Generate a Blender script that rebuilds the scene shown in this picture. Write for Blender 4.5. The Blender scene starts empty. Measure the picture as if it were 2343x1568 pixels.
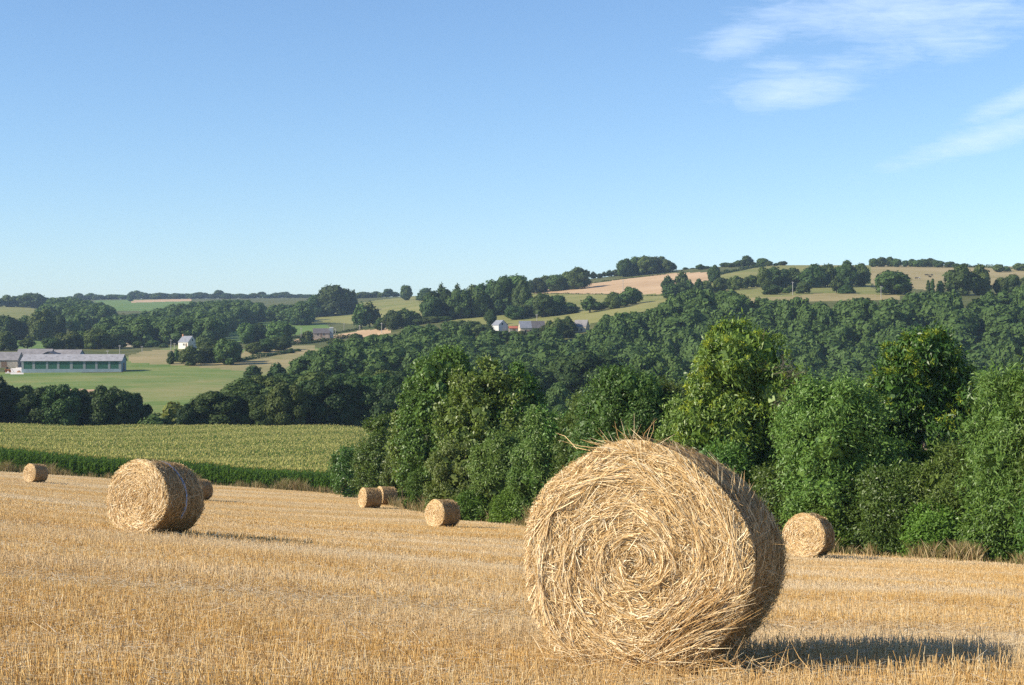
import bpy, math, random
import numpy as np
from mathutils import Vector

S = bpy.context.scene
C = S.collection
RAD = math.radians
rng = np.random.default_rng(7)
random.seed(7)

# ------------------------------------------------------------------ camera, sun, sky
F = 35 / 23.6 * 2342          # focal length in units of a 2342 wide picture
UC, VC, EYE = 1171.0, 784.0, 1.02
cam_d = bpy.data.cameras.new('camera')
cam_d.lens, cam_d.sensor_width = 35, 23.6
cam_d.clip_start, cam_d.clip_end = 0.1, 60000
cam = bpy.data.objects.new('camera', cam_d)
cam.location = (0, 0, EYE)
cam.rotation_euler = (RAD(90), 0, 0)
C.objects.link(cam)
S.camera = cam

SUN_EL, SUN_AZ = 30.5, 71.0   # light travels towards SUN_AZ (clockwise from +y)
sun_d = bpy.data.lights.new('sun', 'SUN')
sun_d.energy, sun_d.angle, sun_d.color = 4.9, RAD(0.5), (1.0, 0.90, 0.72)
sun = bpy.data.objects.new('sun', sun_d)
L = Vector((math.sin(RAD(SUN_AZ)) * math.cos(RAD(SUN_EL)), math.cos(RAD(SUN_AZ)) * math.cos(RAD(SUN_EL)), -math.sin(RAD(SUN_EL))))
sun.rotation_euler = L.to_track_quat('-Z', 'Y').to_euler()
C.objects.link(sun)

S.view_settings.view_transform = 'Standard'
S.view_settings.look = 'None'
S.view_settings.exposure = 0.69
S.view_settings.gamma = 1.0
S.cycles.max_bounces = 6
S.cycles.diffuse_bounces = 3
S.cycles.glossy_bounces = 2
S.cycles.transmission_bounces = 3
S.cycles.volume_bounces = 0
S.cycles.use_adaptive_sampling = True
S.cycles.adaptive_threshold = 0.01
S.cycles.use_denoising = False
S.cycles.sample_clamp_indirect = 4


class NT:
    """small helper round a node tree"""
    def __init__(s, tree):
        s.t = tree

    def n(s, kind, **kw):
        nd = s.t.nodes.new(kind)
        for k, v in kw.items():
            if k.startswith('i_'):
                key = k[2:]
                key = int(key) if key.isdigit() else key.replace('_', ' ')
                s.put(nd.inputs[key], v)
            else:
                setattr(nd, k, v)
        return nd

    def put(s, sock, v):
        if isinstance(v, bpy.types.NodeSocket):
            s.t.links.new(v, sock)
        elif isinstance(v, bpy.types.Node):
            s.t.links.new(v.outputs[0], sock)
        else:
            sock.default_value = v

    def math(s, op, a, b=0.0, clamp=False):
        nd = s.t.nodes.new('ShaderNodeMath')
        nd.operation, nd.use_clamp = op, clamp
        s.put(nd.inputs[0], a)
        s.put(nd.inputs[1], b)
        return nd.outputs[0]

    def mix(s, f, a, b, blend='MIX'):
        nd = s.t.nodes.new('ShaderNodeMix')
        nd.data_type, nd.blend_type = 'RGBA', blend
        s.put(nd.inputs[0], f)
        s.put(nd.inputs[6], a)
        s.put(nd.inputs[7], b)
        return nd.outputs[2]

    def ramp(s, f, stops, interp='LINEAR'):
        nd = s.t.nodes.new('ShaderNodeValToRGB')
        nd.color_ramp.interpolation = interp
        e = nd.color_ramp.elements
        while len(e) < len(stops):
            e.new(0.5)
        for k, (p, c) in enumerate(stops):
            e[k].position, e[k].color = p, (c if len(c) == 4 else (*c, 1))
        s.put(nd.inputs[0], f)
        return nd.outputs[0]

    def noise(s, vec, scale, detail=3, rough=0.55, dist=0.0):
        nd = s.n('ShaderNodeTexNoise')
        nd.inputs['Scale'].default_value = scale
        nd.inputs['Detail'].default_value = detail
        nd.inputs['Roughness'].default_value = rough
        nd.inputs['Distortion'].default_value = dist
        if vec is not None:
            s.put(nd.inputs['Vector'], vec)
        return nd.outputs[0]


def make_world():
    w = bpy.data.worlds.new('World')
    S.world = w
    w.use_nodes = True
    t = NT(w.node_tree)
    w.node_tree.nodes.clear()
    sky = t.n('ShaderNodeTexSky', sky_type='NISHITA')
    sky.sun_disc = False
    sky.sun_elevation = RAD(SUN_EL)
    sky.sun_rotation = RAD(SUN_AZ + 180)
    sky.altitude = 60
    sky.air_density, sky.dust_density, sky.ozone_density = 1.0, 0.0, 6.0
    # thin cirrus high in the sky, laid over the directions to the right
    d = t.n('ShaderNodeTexCoord').outputs['Generated']
    sep = t.n('ShaderNodeSeparateXYZ', i_0=d)
    yy = t.math('MAXIMUM', sep.outputs[1], 0.02)
    a = t.math('DIVIDE', sep.outputs[0], yy)
    b = t.math('DIVIDE', sep.outputs[2], yy)

    def blob(u, v, ru, rv, ang, gain=1.0):
        ca, sa = math.cos(RAD(ang)), math.sin(RAD(ang))
        da = t.math('SUBTRACT', a, (u - UC) / F)
        db = t.math('SUBTRACT', b, (VC - v) / F)
        p = t.math('ADD', t.math('MULTIPLY', da, ca), t.math('MULTIPLY', db, sa))
        q = t.math('SUBTRACT', t.math('MULTIPLY', db, ca), t.math('MULTIPLY', da, sa))
        p = t.math('DIVIDE', p, ru / F)
        q = t.math('DIVIDE', q, rv / F)
        r2 = t.math('ADD', t.math('MULTIPLY', p, p), t.math('MULTIPLY', q, q))
        return t.math('MULTIPLY', t.math('EXPONENT', t.math('MULTIPLY', r2, -1.1)), gain)
    tot = None
    for bl in [(2080, 20, 470, 110, 4, 1.0), (1700, 90, 170, 55, 14, .95), (1810, 205, 210, 68, 6, 1.0), (2130, 95, 330, 80, 3, .8), (1790, 35, 170, 50, 10, .85),
               (2280, 305, 380, 46, 17, 1.0), (2340, 225, 210, 42, 24, .95), (1930, 145, 300, 60, 5, .7), (1790, 150, 170, 40, 4, .7)]:
        m = blob(*bl)
        tot = m if tot is None else t.math('MAXIMUM', tot, m)
    vec = t.n('ShaderNodeCombineXYZ', i_0=a, i_1=b, i_2=0.0)
    mp = t.n('ShaderNodeMapping', i_Vector=vec)
    mp.inputs['Rotation'].default_value = (0, 0, RAD(-12))
    mp.inputs['Scale'].default_value = (1.0, 3.4, 1.0)
    n1 = t.noise(mp.outputs[0], 34, 9, .66, .8)
    n2 = t.noise(mp.outputs[0], 9, 4, .55, .4)
    mp2 = t.n('ShaderNodeMapping', i_Vector=vec)
    mp2.inputs['Rotation'].default_value = (0, 0, RAD(-14))
    mp2.inputs['Scale'].default_value = (1.0, 9, 1.0)
    n3 = t.noise(mp2.outputs[0], 30, 9, .66, .5)
    nn = t.math('ADD', t.math('ADD', t.math('MULTIPLY', n1, .36), t.math('MULTIPLY', n2, .30)), t.math('MULTIPLY', n3, .34))
    th = t.math('SUBTRACT', .71, t.math('MULTIPLY', tot, .47))
    k = t.math('MULTIPLY', t.math('SUBTRACT', nn, th), 2.5, True)
    k = t.math('MULTIPLY', t.math('MULTIPLY', k, t.math('MULTIPLY', tot, 1.5, True)), .66)
    air = t.mix(1.0, sky.outputs[0], (1.0, .98, .97, 1), 'MULTIPLY')
    col = t.mix(k, air, (5.0, 6.0, 7.6, 1))
    bg = t.n('ShaderNodeBackground', i_Color=col, i_Strength=SKY)
    t.n('ShaderNodeOutputWorld', i_Surface=bg)


SKY = 0.110
HAZE = 0.00009
make_world()

# ------------------------------------------------------------------ helpers
def prop(o, label=None, cat=None, group=None, kind=None):
    for k, v in (('label', label), ('category', cat), ('group', group), ('kind', kind)):
        if v:
            o[k] = v
    return o


def link(name, me, mat=None, parent=None):
    o = bpy.data.objects.new(name, me)
    C.objects.link(o)
    if mat is not None and me is not None and not me.materials:
        for m in (mat if isinstance(mat, (list, tuple)) else [mat]):
            me.materials.append(m)
    if parent is not None:
        o.parent = parent
    return o


def empty(name, loc, rz=0.0):
    o = bpy.data.objects.new(name, None)
    o.empty_display_size = .2
    C.objects.link(o)
    o.location = loc
    o.rotation_euler = (0, 0, rz)
    return o


def np_mesh(name, verts, faces, rnd=None, smooth=False, mat_idx=None):
    """faces: (M,k) index array; rnd: per face float attribute"""
    verts = np.asarray(verts, np.float32).reshape(-1, 3)
    faces = np.asarray(faces, np.int32)
    me = bpy.data.meshes.new(name)
    me.vertices.add(len(verts))
    me.vertices.foreach_set('co', verts.ravel())
    m, k = faces.shape
    me.loops.add(m * k)
    me.loops.foreach_set('vertex_index', faces.ravel())
    me.polygons.add(m)
    me.polygons.foreach_set('loop_start', np.arange(0, m * k, k, dtype=np.int32))
    if smooth:
        me.polygons.foreach_set('use_smooth', np.ones(m, bool))
    if mat_idx is not None:
        me.polygons.foreach_set('material_index', np.asarray(mat_idx, np.int32))
    me.update(calc_edges=True)
    if rnd is not None:
        at = me.attributes.new('rnd', 'FLOAT', 'FACE')
        at.data.foreach_set('value', np.asarray(rnd, np.float32))
    return me


def cat_geo(parts):
    """join (verts, faces, rnd) triples"""
    V, Q, R, o = [], [], [], 0
    for v, q, r in parts:
        v = np.asarray(v).reshape(-1, 3)
        V.append(v)
        Q.append(np.asarray(q) + o)
        R.append(np.asarray(r))
        o += len(v)
    return np.concatenate(V), np.concatenate(Q), np.concatenate(R)


def unit(v):
    return v / np.maximum(np.linalg.norm(v, axis=-1, keepdims=True), 1e-9)


def rdirs(r, n):
    return unit(r.normal(size=(n, 3)))


class MB:
    """collects boxes, prisms and tubes into one mesh"""
    def __init__(s):
        s.v, s.f = [], []

    def add(s, verts, faces):
        o = len(s.v)
        s.v += [tuple(p) for p in verts]
        s.f += [tuple(i + o for i in f) for f in faces]
        return s

    def box(s, x0, x1, y0, y1, z0, z1):
        return s.add([(x0, y0, z0), (x1, y0, z0), (x1, y1, z0), (x0, y1, z0), (x0, y0, z1), (x1, y0, z1), (x1, y1, z1), (x0, y1, z1)],
                     [(0, 3, 2, 1), (4, 5, 6, 7), (0, 1, 5, 4), (1, 2, 6, 5), (2, 3, 7, 6), (3, 0, 4, 7)])

    def tube(s, pts, rad, n=7, cap=True):
        pts = [Vector(p) for p in pts]
        rad = list(rad) if hasattr(rad, '__len__') else [rad] * len(pts)
        vs, fs = [], []
        for i, p in enumerate(pts):
            d = (pts[min(i + 1, len(pts) - 1)] - pts[max(i - 1, 0)]).normalized()
            a = d.orthogonal().normalized() if abs(d.z) > .99 else d.cross(Vector((0, 0, 1))).normalized()
            b = d.cross(a)
            for k in range(n):
                t = 2 * math.pi * k / n
                vs.append(p + (a * math.cos(t) + b * math.sin(t)) * rad[i])
        for i in range(len(pts) - 1):
            for k in range(n):
                fs.append((i * n + k, i * n + (k + 1) % n, (i + 1) * n + (k + 1) % n, (i + 1) * n + k))
        if cap:
            fs.append(tuple(range(n))[::-1])
            fs.append(tuple((len(pts) - 1) * n + k for k in range(n)))
        return s.add(vs, fs)

    def extrude(s, prof, y0, y1):
        """closed profile in x,z pushed from y0 to y1"""
        n = len(prof)
        return s.add([(x, y0, z) for x, z in prof] + [(x, y1, z) for x, z in prof],
                     [tuple(range(n)), tuple(range(2 * n - 1, n - 1, -1))] + [(i, i + n, (i + 1) % n + n, (i + 1) % n) for i in range(n)])

    def build(s, name, mat=None, parent=None, smooth=False):
        me = bpy.data.meshes.new(name)
        me.from_pydata([tuple(p) for p in s.v], [], s.f)
        if smooth:
            me.polygons.foreach_set('use_smooth', [True] * len(me.polygons))
        me.update()
        return link(name, me, mat, parent)


# ------------------------------------------------------------------ materials
def new_mat(name):
    m = bpy.data.materials.new(name)
    m.use_nodes = True
    m.node_tree.nodes.clear()
    return m, NT(m.node_tree)


def finish(t, col, rough=.7, spec=.3, normal=None, trans=0.0, tcol=None, metal=0.0):
    p = t.n('ShaderNodeBsdfPrincipled')
    t.put(p.inputs['Base Color'], col)
    t.put(p.inputs['Roughness'], rough)
    p.inputs['Metallic'].default_value = metal
    p.inputs['Specular IOR Level'].default_value = spec
    if normal is not None:
        t.put(p.inputs['Normal'], normal)
    out = p.outputs[0]
    if trans:
        tr = t.n('ShaderNodeBsdfTranslucent')
        t.put(tr.inputs[0], tcol if tcol is not None else col)
        mx = t.n('ShaderNodeMixShader')
        mx.inputs[0].default_value = trans
        t.put(mx.inputs[1], out)
        t.put(mx.inputs[2], tr.outputs[0])
        out = mx.outputs[0]
    t.n('ShaderNodeOutputMaterial', i_Surface=out)


def plain(name, col, rough=.7, spec=.3, var=.12, scale=3.0, metal=0.0, bump=0.0):
    m, t = new_mat(name)
    o = t.n('ShaderNodeTexCoord').outputs['Object']
    n = t.noise(o, scale, 4)
    a = tuple(c * (1 - var) for c in col) + (1,)
    b = tuple(min(1, c * (1 + var)) for c in col) + (1,)
    nm = None
    if bump:
        nm = t.n('ShaderNodeBump', i_Height=n, i_Strength=bump).outputs[0]
    finish(t, t.ramp(n, [(.3, a), (.7, b)]), rough, spec, nm, metal=metal)
    return m


def leaf_mat(name, dark, light, rough=.5, spec=.35, trans=.22, tcol=None, objvar=.5):
    """leaves: colour by leaf, by patch of the crown and by tree"""
    m, t = new_mat(name)
    r = t.n('ShaderNodeAttribute', attribute_name='rnd').outputs['Fac']
    oi = t.n('ShaderNodeObjectInfo').outputs['Random']
    f = t.math('ADD', t.math('MULTIPLY', r, 1 - objvar), t.math('MULTIPLY', oi, objvar))
    col = t.mix(f, (*dark, 1), (*light, 1))
    h = t.n('ShaderNodeHueSaturation', i_Color=col)
    t.put(h.inputs['Hue'], t.math('ADD', .470, t.math('MULTIPLY', t.math('FRACT', t.math('MULTIPLY', oi, 7.31)), .055)))
    t.put(h.inputs['Value'], t.math('ADD', .70, t.math('MULTIPLY', t.math('FRACT', t.math('MULTIPLY', oi, 13.7)), .62)))
    c = h.outputs[0]
    finish(t, c, rough, spec, None, trans, t.mix(.5, c, (*(tcol or (.10, .16, .02)), 1)))
    return m


def straw_mat(name, stops, rough=.45, spec=.35, trans=.0, patch=0.0):
    m, t = new_mat(name)
    r = t.n('ShaderNodeAttribute', attribute_name='rnd').outputs['Fac']
    col = t.ramp(r, stops)
    if patch:
        g = t.n('ShaderNodeNewGeometry').outputs['Position']
        mp = t.n('ShaderNodeMapping', i_Vector=g)
        mp.inputs['Rotation'].default_value = (0, 0, RAD(12))
        mp.inputs['Scale'].default_value = (.35, 1.3, 1)
        n = t.noise(mp.outputs[0], .12, 3)
        n4 = t.noise(mp.outputs[0], .55, 4, .6)
        col = t.mix(t.math('MULTIPLY', t.math('MULTIPLY', t.math('SUBTRACT', n4, .50), 6, True), .55), col, (.46, .265, .075, 1))
        col = t.mix(t.math('MULTIPLY', t.math('MULTIPLY', t.math('SUBTRACT', n, .46), 6, True), patch), col, (.76, .62, .42, 1))
    finish(t, col, rough, spec, None, trans)
    return m


STRAW = [(0, (.42, .25, .085)), (.35, (.63, .42, .185)), (.7, (.77, .57, .31)), (1, (.90, .78, .55))]
M = {}
M['straw'] = straw_mat('straw', STRAW)
M['shaded_weathered_straw'] = straw_mat('shaded_weathered_straw', [(0, (.22, .13, .05)), (.5, (.38, .25, .115)), (.85, (.50, .35, .18)), (1, (.66, .50, .30))], .6, .2)  # weather-browned outer straw, its colour also darkened to deepen the barrel's shaded side
M['straw_far'] = straw_mat('straw_far', [(0, (.42, .26, .10)), (.5, (.62, .42, .19)), (1, (.80, .62, .36))], .6, .25)
M['stubble'] = straw_mat('stubble', [(0, (.50, .29, .09)), (.45, (.68, .435, .16)), (.8, (.78, .56, .26)), (1, (.88, .72, .44))], .5, .3, .12, .85)
M['chaff'] = straw_mat('chaff', [(0, (.52, .36, .17)), (.5, (.74, .57, .34)), (1, (.90, .80, .60))], .5, .3, 0)
M['dry_grass'] = straw_mat('dry_grass', [(0, (.10, .12, .03)), (.3, (.16, .15, .045)), (.55, (.30, .19, .085)), (.8, (.42, .32, .17)), (1, (.52, .42, .24))], .7, .2, .2)
M['dead_wood'] = plain('dead_wood', (.22, .18, .14), .9, .1, .25, 8)
M['bark'] = plain('bark', (.16, .125, .09), .9, .1, .35, 6, bump=.4)
M['pale_bark'] = plain('pale_bark', (.42, .34, .25), .85, .15, .3, 8, bump=.3)
M['chestnut_leaf'] = leaf_mat('chestnut_leaf', (.050, .115, .016), (.138, .245, .036), .43, .45, .3, objvar=.1)
M['catkin'] = leaf_mat('catkin', (.20, .33, .028), (.38, .50, .06), .7, .2, .2, (.3, .4, .04), objvar=.05)
M['glossy_leaf'] = leaf_mat('glossy_leaf', (.055, .115, .018), (.148, .240, .042), .43, .45, .32, objvar=.2)
M['willow_leaf'] = leaf_mat('willow_leaf', (.064, .128, .020), (.178, .268, .055), .46, .4, .32, objvar=.2)
M['bright_leaf'] = leaf_mat('bright_leaf', (.065, .125, .018), (.16, .27, .04), .55, .25, .32, (.16, .30, .03), objvar=.2)
M['wood_leaf'] = leaf_mat('wood_leaf', (.030, .060, .015), (.085, .128, .030), .65, .18, .22, objvar=.55)
M['olive_wood_leaf'] = leaf_mat('olive_wood_leaf', (.042, .058, .018), (.110, .118, .036), .7, .12, .2, objvar=.5)
M['pale_wood_leaf'] = leaf_mat('pale_wood_leaf', (.042, .074, .026), (.115, .158, .058), .6, .25, .25, objvar=.5)
M['dark_leaf'] = leaf_mat('dark_leaf', (.022, .044, .012), (.060, .098, .024), .6, .2, .2, objvar=.4)
M['yellow_leaf'] = leaf_mat('yellow_leaf', (.10, .14, .02), (.27, .28, .05), .6, .25, .2, (.3, .25, .04), objvar=.2)
M['corn_leaf'] = leaf_mat('corn_leaf', (.085, .155, .018), (.200, .300, .048), .45, .35, .42, (.16, .26, .03), objvar=0)
M['tassel'] = straw_mat('tassel', [(0, (.32, .33, .08)), (.5, (.46, .42, .13)), (1, (.57, .50, .18))], .7, .2, .2)


def ground_mat(name, cols, s1=.05, s2=.9, stretch=(1, 1), rough=.95, stripe=None):
    """short growth seen from afar: two noises over the plot"""
    m, t = new_mat(name)
    g = t.n('ShaderNodeNewGeometry').outputs['Position']
    mp = t.n('ShaderNodeMapping', i_Vector=g)
    mp.inputs['Scale'].default_value = (*stretch, 1)
    n1 = t.noise(mp.outputs[0], s1, 4, .6)
    n2 = t.noise(mp.outputs[0], s2, 3, .65)
    f = t.math('ADD', t.math('MULTIPLY', n1, .6), t.math('MULTIPLY', n2, .4))
    k = len(cols)
    col = t.ramp(f, [(.38 + .24 * i / (k - 1), c) for i, c in enumerate(cols)])
    if stripe:
        w = t.n('ShaderNodeTexWave', i_Vector=g)
        w.inputs['Scale'].default_value = stripe[0]
        w.inputs['Distortion'].default_value = 1.5
        w.bands_direction = stripe[2]
        col = t.mix(t.math('MULTIPLY', w.outputs[0], .35), col, (*stripe[1], 1))
    b = t.n('ShaderNodeBump', i_Height=n2, i_Strength=.5, i_Distance=.3)
    finish(t, col, rough, .1, b.outputs[0])
    return m


M['soil_straw'] = ground_mat('soil_straw', [(.48, .31, .125), (.60, .42, .20), (.68, .50, .28)], .09, 7, (.35, 1))
M['rough_grass'] = ground_mat('rough_grass', [(.060, .070, .022), (.095, .105, .035), (.14, .13, .05)], .03, .4)
M['meadow'] = ground_mat('meadow', [(.100, .165, .038), (.150, .200, .056), (.200, .220, .074), (.255, .240, .10)], .028, .22, (.45, 1))
M['tan_meadow'] = ground_mat('tan_meadow', [(.190, .185, .075), (.28, .235, .115), (.34, .27, .14)], .03, .3, (.6, 1))
M['lush_pasture'] = ground_mat('lush_pasture', [(.090, .155, .038), (.125, .195, .048), (.165, .210, .07)], .02, .25)
M['pasture'] = ground_mat('pasture', [(.165, .180, .052), (.215, .210, .070), (.265, .240, .095)], .02, .22, (.5, 1))
M['dry_pasture'] = ground_mat('dry_pasture', [(.235, .200, .085), (.31, .25, .12), (.37, .29, .155)], .02, .2, (.5, 1))
M['wheat'] = ground_mat('wheat', [(.42, .285, .165), (.50, .345, .205), (.56, .40, .25)], .02, .3, (.3, 1), stripe=(.05, (.36, .24, .13), 'Y'))
M['ploughed'] = ground_mat('ploughed', [(.36, .225, .13), (.46, .31, .19), (.52, .37, .24)], .05, .6)
M['yard'] = plain('yard', (.62, .57, .52), .9, .2, .1, .4)
M['track'] = plain('track', (.40, .32, .21), .95, .1, .2, .3)

# ------------------------------------------------------------------ the lie of the land
# Height is kept as the picture row v of the ground at a direction u and a distance y; K0/y takes out the eye height.
K0 = EYE * F
A_SLOPE, C_SLOPE = 0.080, 1187.0


def pchip(x, y, xq):
    x, y, xq = np.asarray(x, float), np.asarray(y, float), np.asarray(xq, float)
    h = np.diff(x)
    d = np.diff(y, axis=0) / h.reshape(-1, *([1] * (y.ndim - 1)))
    m = np.zeros_like(y)
    same = (np.sign(d[1:]) == np.sign(d[:-1]))
    with np.errstate(divide='ignore', invalid='ignore'):
        hm = 2 / (1 / d[1:] + 1 / d[:-1])
    m[1:-1] = np.where(same, np.nan_to_num(hm), 0)
    m[0], m[-1] = d[0], d[-1]
    i = np.clip(np.searchsorted(x, xq) - 1, 0, len(h) - 1)
    sh = (-1,) + (1,) * (y.ndim - 1)
    hh = h[i].reshape(sh)
    t = ((xq - x[i]) / h[i]).reshape(sh)
    tl = t
    r = (2 * t**3 - 3 * t**2 + 1) * y[i] + (t**3 - 2 * t**2 + t) * hh * m[i] + (-2 * t**3 + 3 * t**2) * y[i + 1] + (t**3 - t**2) * hh * m[i + 1]
    lo = (xq < x[0]).reshape(sh)
    hi = (xq > x[-1]).reshape(sh)
    r = np.where(lo, y[0] + m[0] * (xq - x[0]).reshape(sh), r)
    return np.where(hi, y[-1] + m[-1] * (xq - x[-1]).reshape(sh), r)


ANCH = np.array([  # u, y, v of the stubble ground
    (1460, 10, 1540), (2310, 10.6, 1530), (350, 29.5, 1221), (1850, 55, 1276), (1010, 80, 1208), (835, 112, 1168), (80, 124, 1106),
    (876, 119, 1159), (-100, 152, 1070), (400, 150, 1103), (760, 145, 1121), (1150, 90, 1192), (1920, 66, 1266), (2342, 60, 1288), (600, 10, 1475), (0, 10, 1440)], float)
_au = np.stack([ANCH[:, 0] / 700, np.log(ANCH[:, 1]) * 1.3], 1)
_res = ANCH[:, 2] - (C_SLOPE + A_SLOPE * (ANCH[:, 0] - 1460) + K0 / ANCH[:, 1])


def _ker(d):
    return np.exp(-(d / 1.1) ** 2)


_w = np.linalg.solve(_ker(np.linalg.norm(_au[:, None] - _au[None], axis=2)) + .06 * np.eye(len(ANCH)), _res)


def w_near(u, y):
    q = np.stack([np.asarray(u, float) / 700, np.log(np.asarray(y, float)) * 1.3], -1)
    d = np.linalg.norm(q[..., None, :] - _au, axis=-1)
    uu = np.clip(u, -1500, 3800)
    return C_SLOPE + A_SLOPE * (uu - 1460) + _ker(d) @ _w


COLS = [-400, 0, 250, 500, 750, 1000, 1250, 1500, 1750, 2000, 2342, 2800]
FAR = {  # distance: ground row at each column
    210:  [1020, 1038, 1045, 1052, 1060, 1120, 1170, 1180, 1190, 1200, 1210, 1230],
    300:  [988, 994, 1000, 1000, 996, 1010, 1030, 1050, 1060, 1065, 1070, 1080],
    340:  [980, 984, 984, 982, 980, 985, 995, 1010, 1015, 1020, 1020, 1030],
    400:  [940, 938, 930, 926, 935, 945, 955, 965, 970, 970, 965, 970],
    480:  [905, 898, 890, 888, 905, 910, 920, 925, 930, 930, 925, 925],
    560:  [870, 866, 862, 862, 872, 880, 890, 890, 890, 885, 880, 875],
    600:  [854, 853, 852, 849, 850, 850, 855, 850, 840, 820, 815, 810],
    640:  [842, 840, 838, 836, 832, 822, 815, 795, 778, 765, 757, 752],
    700:  [818, 816, 812, 812, 808, 790, 770, 738, 715, 705, 700, 697],
    750:  [806, 804, 800, 798, 795, 770, 750, 715, 690, 684, 680, 678],
    850:  [792, 790, 790, 788, 780, 742, 722, 690, 668, 664, 662, 660],
    950:  [780, 778, 785, 776, 764, 726, 700, 677, 650, 648, 648, 646],
    1050: [768, 766, 775, 764, 752, 712, 680, 655, 634, 632, 634, 632],
    1180: [752, 750, 760, 745, 738, 700, 661, 632, 612, 611, 615, 614],
    1280: [744, 742, 750, 735, 725, 692, 652, 622, 607, 607, 610, 610],
    1450: [733, 732, 735, 722, 702, 684, 660, 630, 618, 618, 622, 622],
    1700: [706, 704, 715, 708, 688, 676, 672, 650, 640, 640, 640, 640],
    2100: [694, 696, 694, 692, 684, 680, 680, 665, 660, 660, 660, 660],
    2600: [690, 690, 685, 683, 681, 680, 682, 680, 680, 680, 680, 680],
    3600: [700, 700, 697, 697, 697, 697, 700, 700, 700, 700, 700, 700],
    9000: [745, 745, 745, 745, 745, 745, 745, 745, 745, 745, 745, 745]}
YF = np.concatenate([np.exp(np.linspace(math.log(3), math.log(120), 90)), np.exp(np.linspace(math.log(122), math.log(2800), 260)), np.exp(np.linspace(math.log(2900), math.log(9000), 14))])
NEAR_ST = [3, 4, 5.5, 7, 9, 11, 14, 18, 24, 32, 42, 55, 70, 90, 115, 135, 152]
_stations = np.log(np.array(NEAR_ST + list(FAR.keys()), float))
UF = np.concatenate([np.linspace(-2600, -320, 40), np.arange(-300, 2651, 6), np.linspace(2670, 5000, 40)])
_tab = []
for st in NEAR_ST:
    _tab.append(w_near(UF, np.full(len(UF), st)))
for y_, row in FAR.items():
    _tab.append(pchip(COLS, np.array(row, float), np.clip(UF, COLS[0], COLS[-1])) - K0 / y_)
WG = pchip(_stations, np.array(_tab), np.log(YF))      # rows: YF, columns: UF
LYF = np.log(YF)


def vg(u, y):
    """ground row at direction u, distance y"""
    u, y = np.broadcast_arrays(np.asarray(u, float), np.asarray(y, float))
    i = np.clip(np.searchsorted(UF, u) - 1, 0, len(UF) - 2)
    j = np.clip(np.searchsorted(LYF, np.log(y)) - 1, 0, len(LYF) - 2)
    a = np.clip((u - UF[i]) / (UF[i + 1] - UF[i]), 0, 1)
    b = np.clip((np.log(y) - LYF[j]) / (LYF[j + 1] - LYF[j]), 0, 1)
    w = (WG[j, i] * (1 - a) + WG[j, i + 1] * a) * (1 - b) + (WG[j + 1, i] * (1 - a) + WG[j + 1, i + 1] * a) * b
    return w + K0 / y


def zrow(v, y):
    return EYE + (VC - v) / F * y


def gz(x, y):
    u = UC + F * np.asarray(x, float) / np.asarray(y, float)
    return zrow(vg(u, y), y)


def gpt(u, y):
    """point of the ground seen in direction u at distance y"""
    return Vector(((u - UC) / F * y, y, float(zrow(vg(u, y), y))))


def edge_y(u):
    return np.interp(u, [-2600, -400, 0, 400, 760, 830, 900, 1010, 1200, 1500, 1900, 2342, 2800, 5000],
                     [165, 155, 152, 150, 145, 132, 118, 102, 86, 74, 63.5, 57.5, 52, 38])


def inside(poly, u, v):
    u, v = np.asarray(u, float), np.asarray(v, float)
    r = np.zeros(np.broadcast(u, v).shape, bool)
    n = len(poly)
    for i in range(n):
        (x0, y0), (x1, y1) = poly[i], poly[(i + 1) % n]
        if y0 == y1:
            continue
        c = ((y0 > v) != (y1 > v)) & (u < (x1 - x0) * (v - y0) / (y1 - y0) + x0)
        r ^= c
    return r


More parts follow.
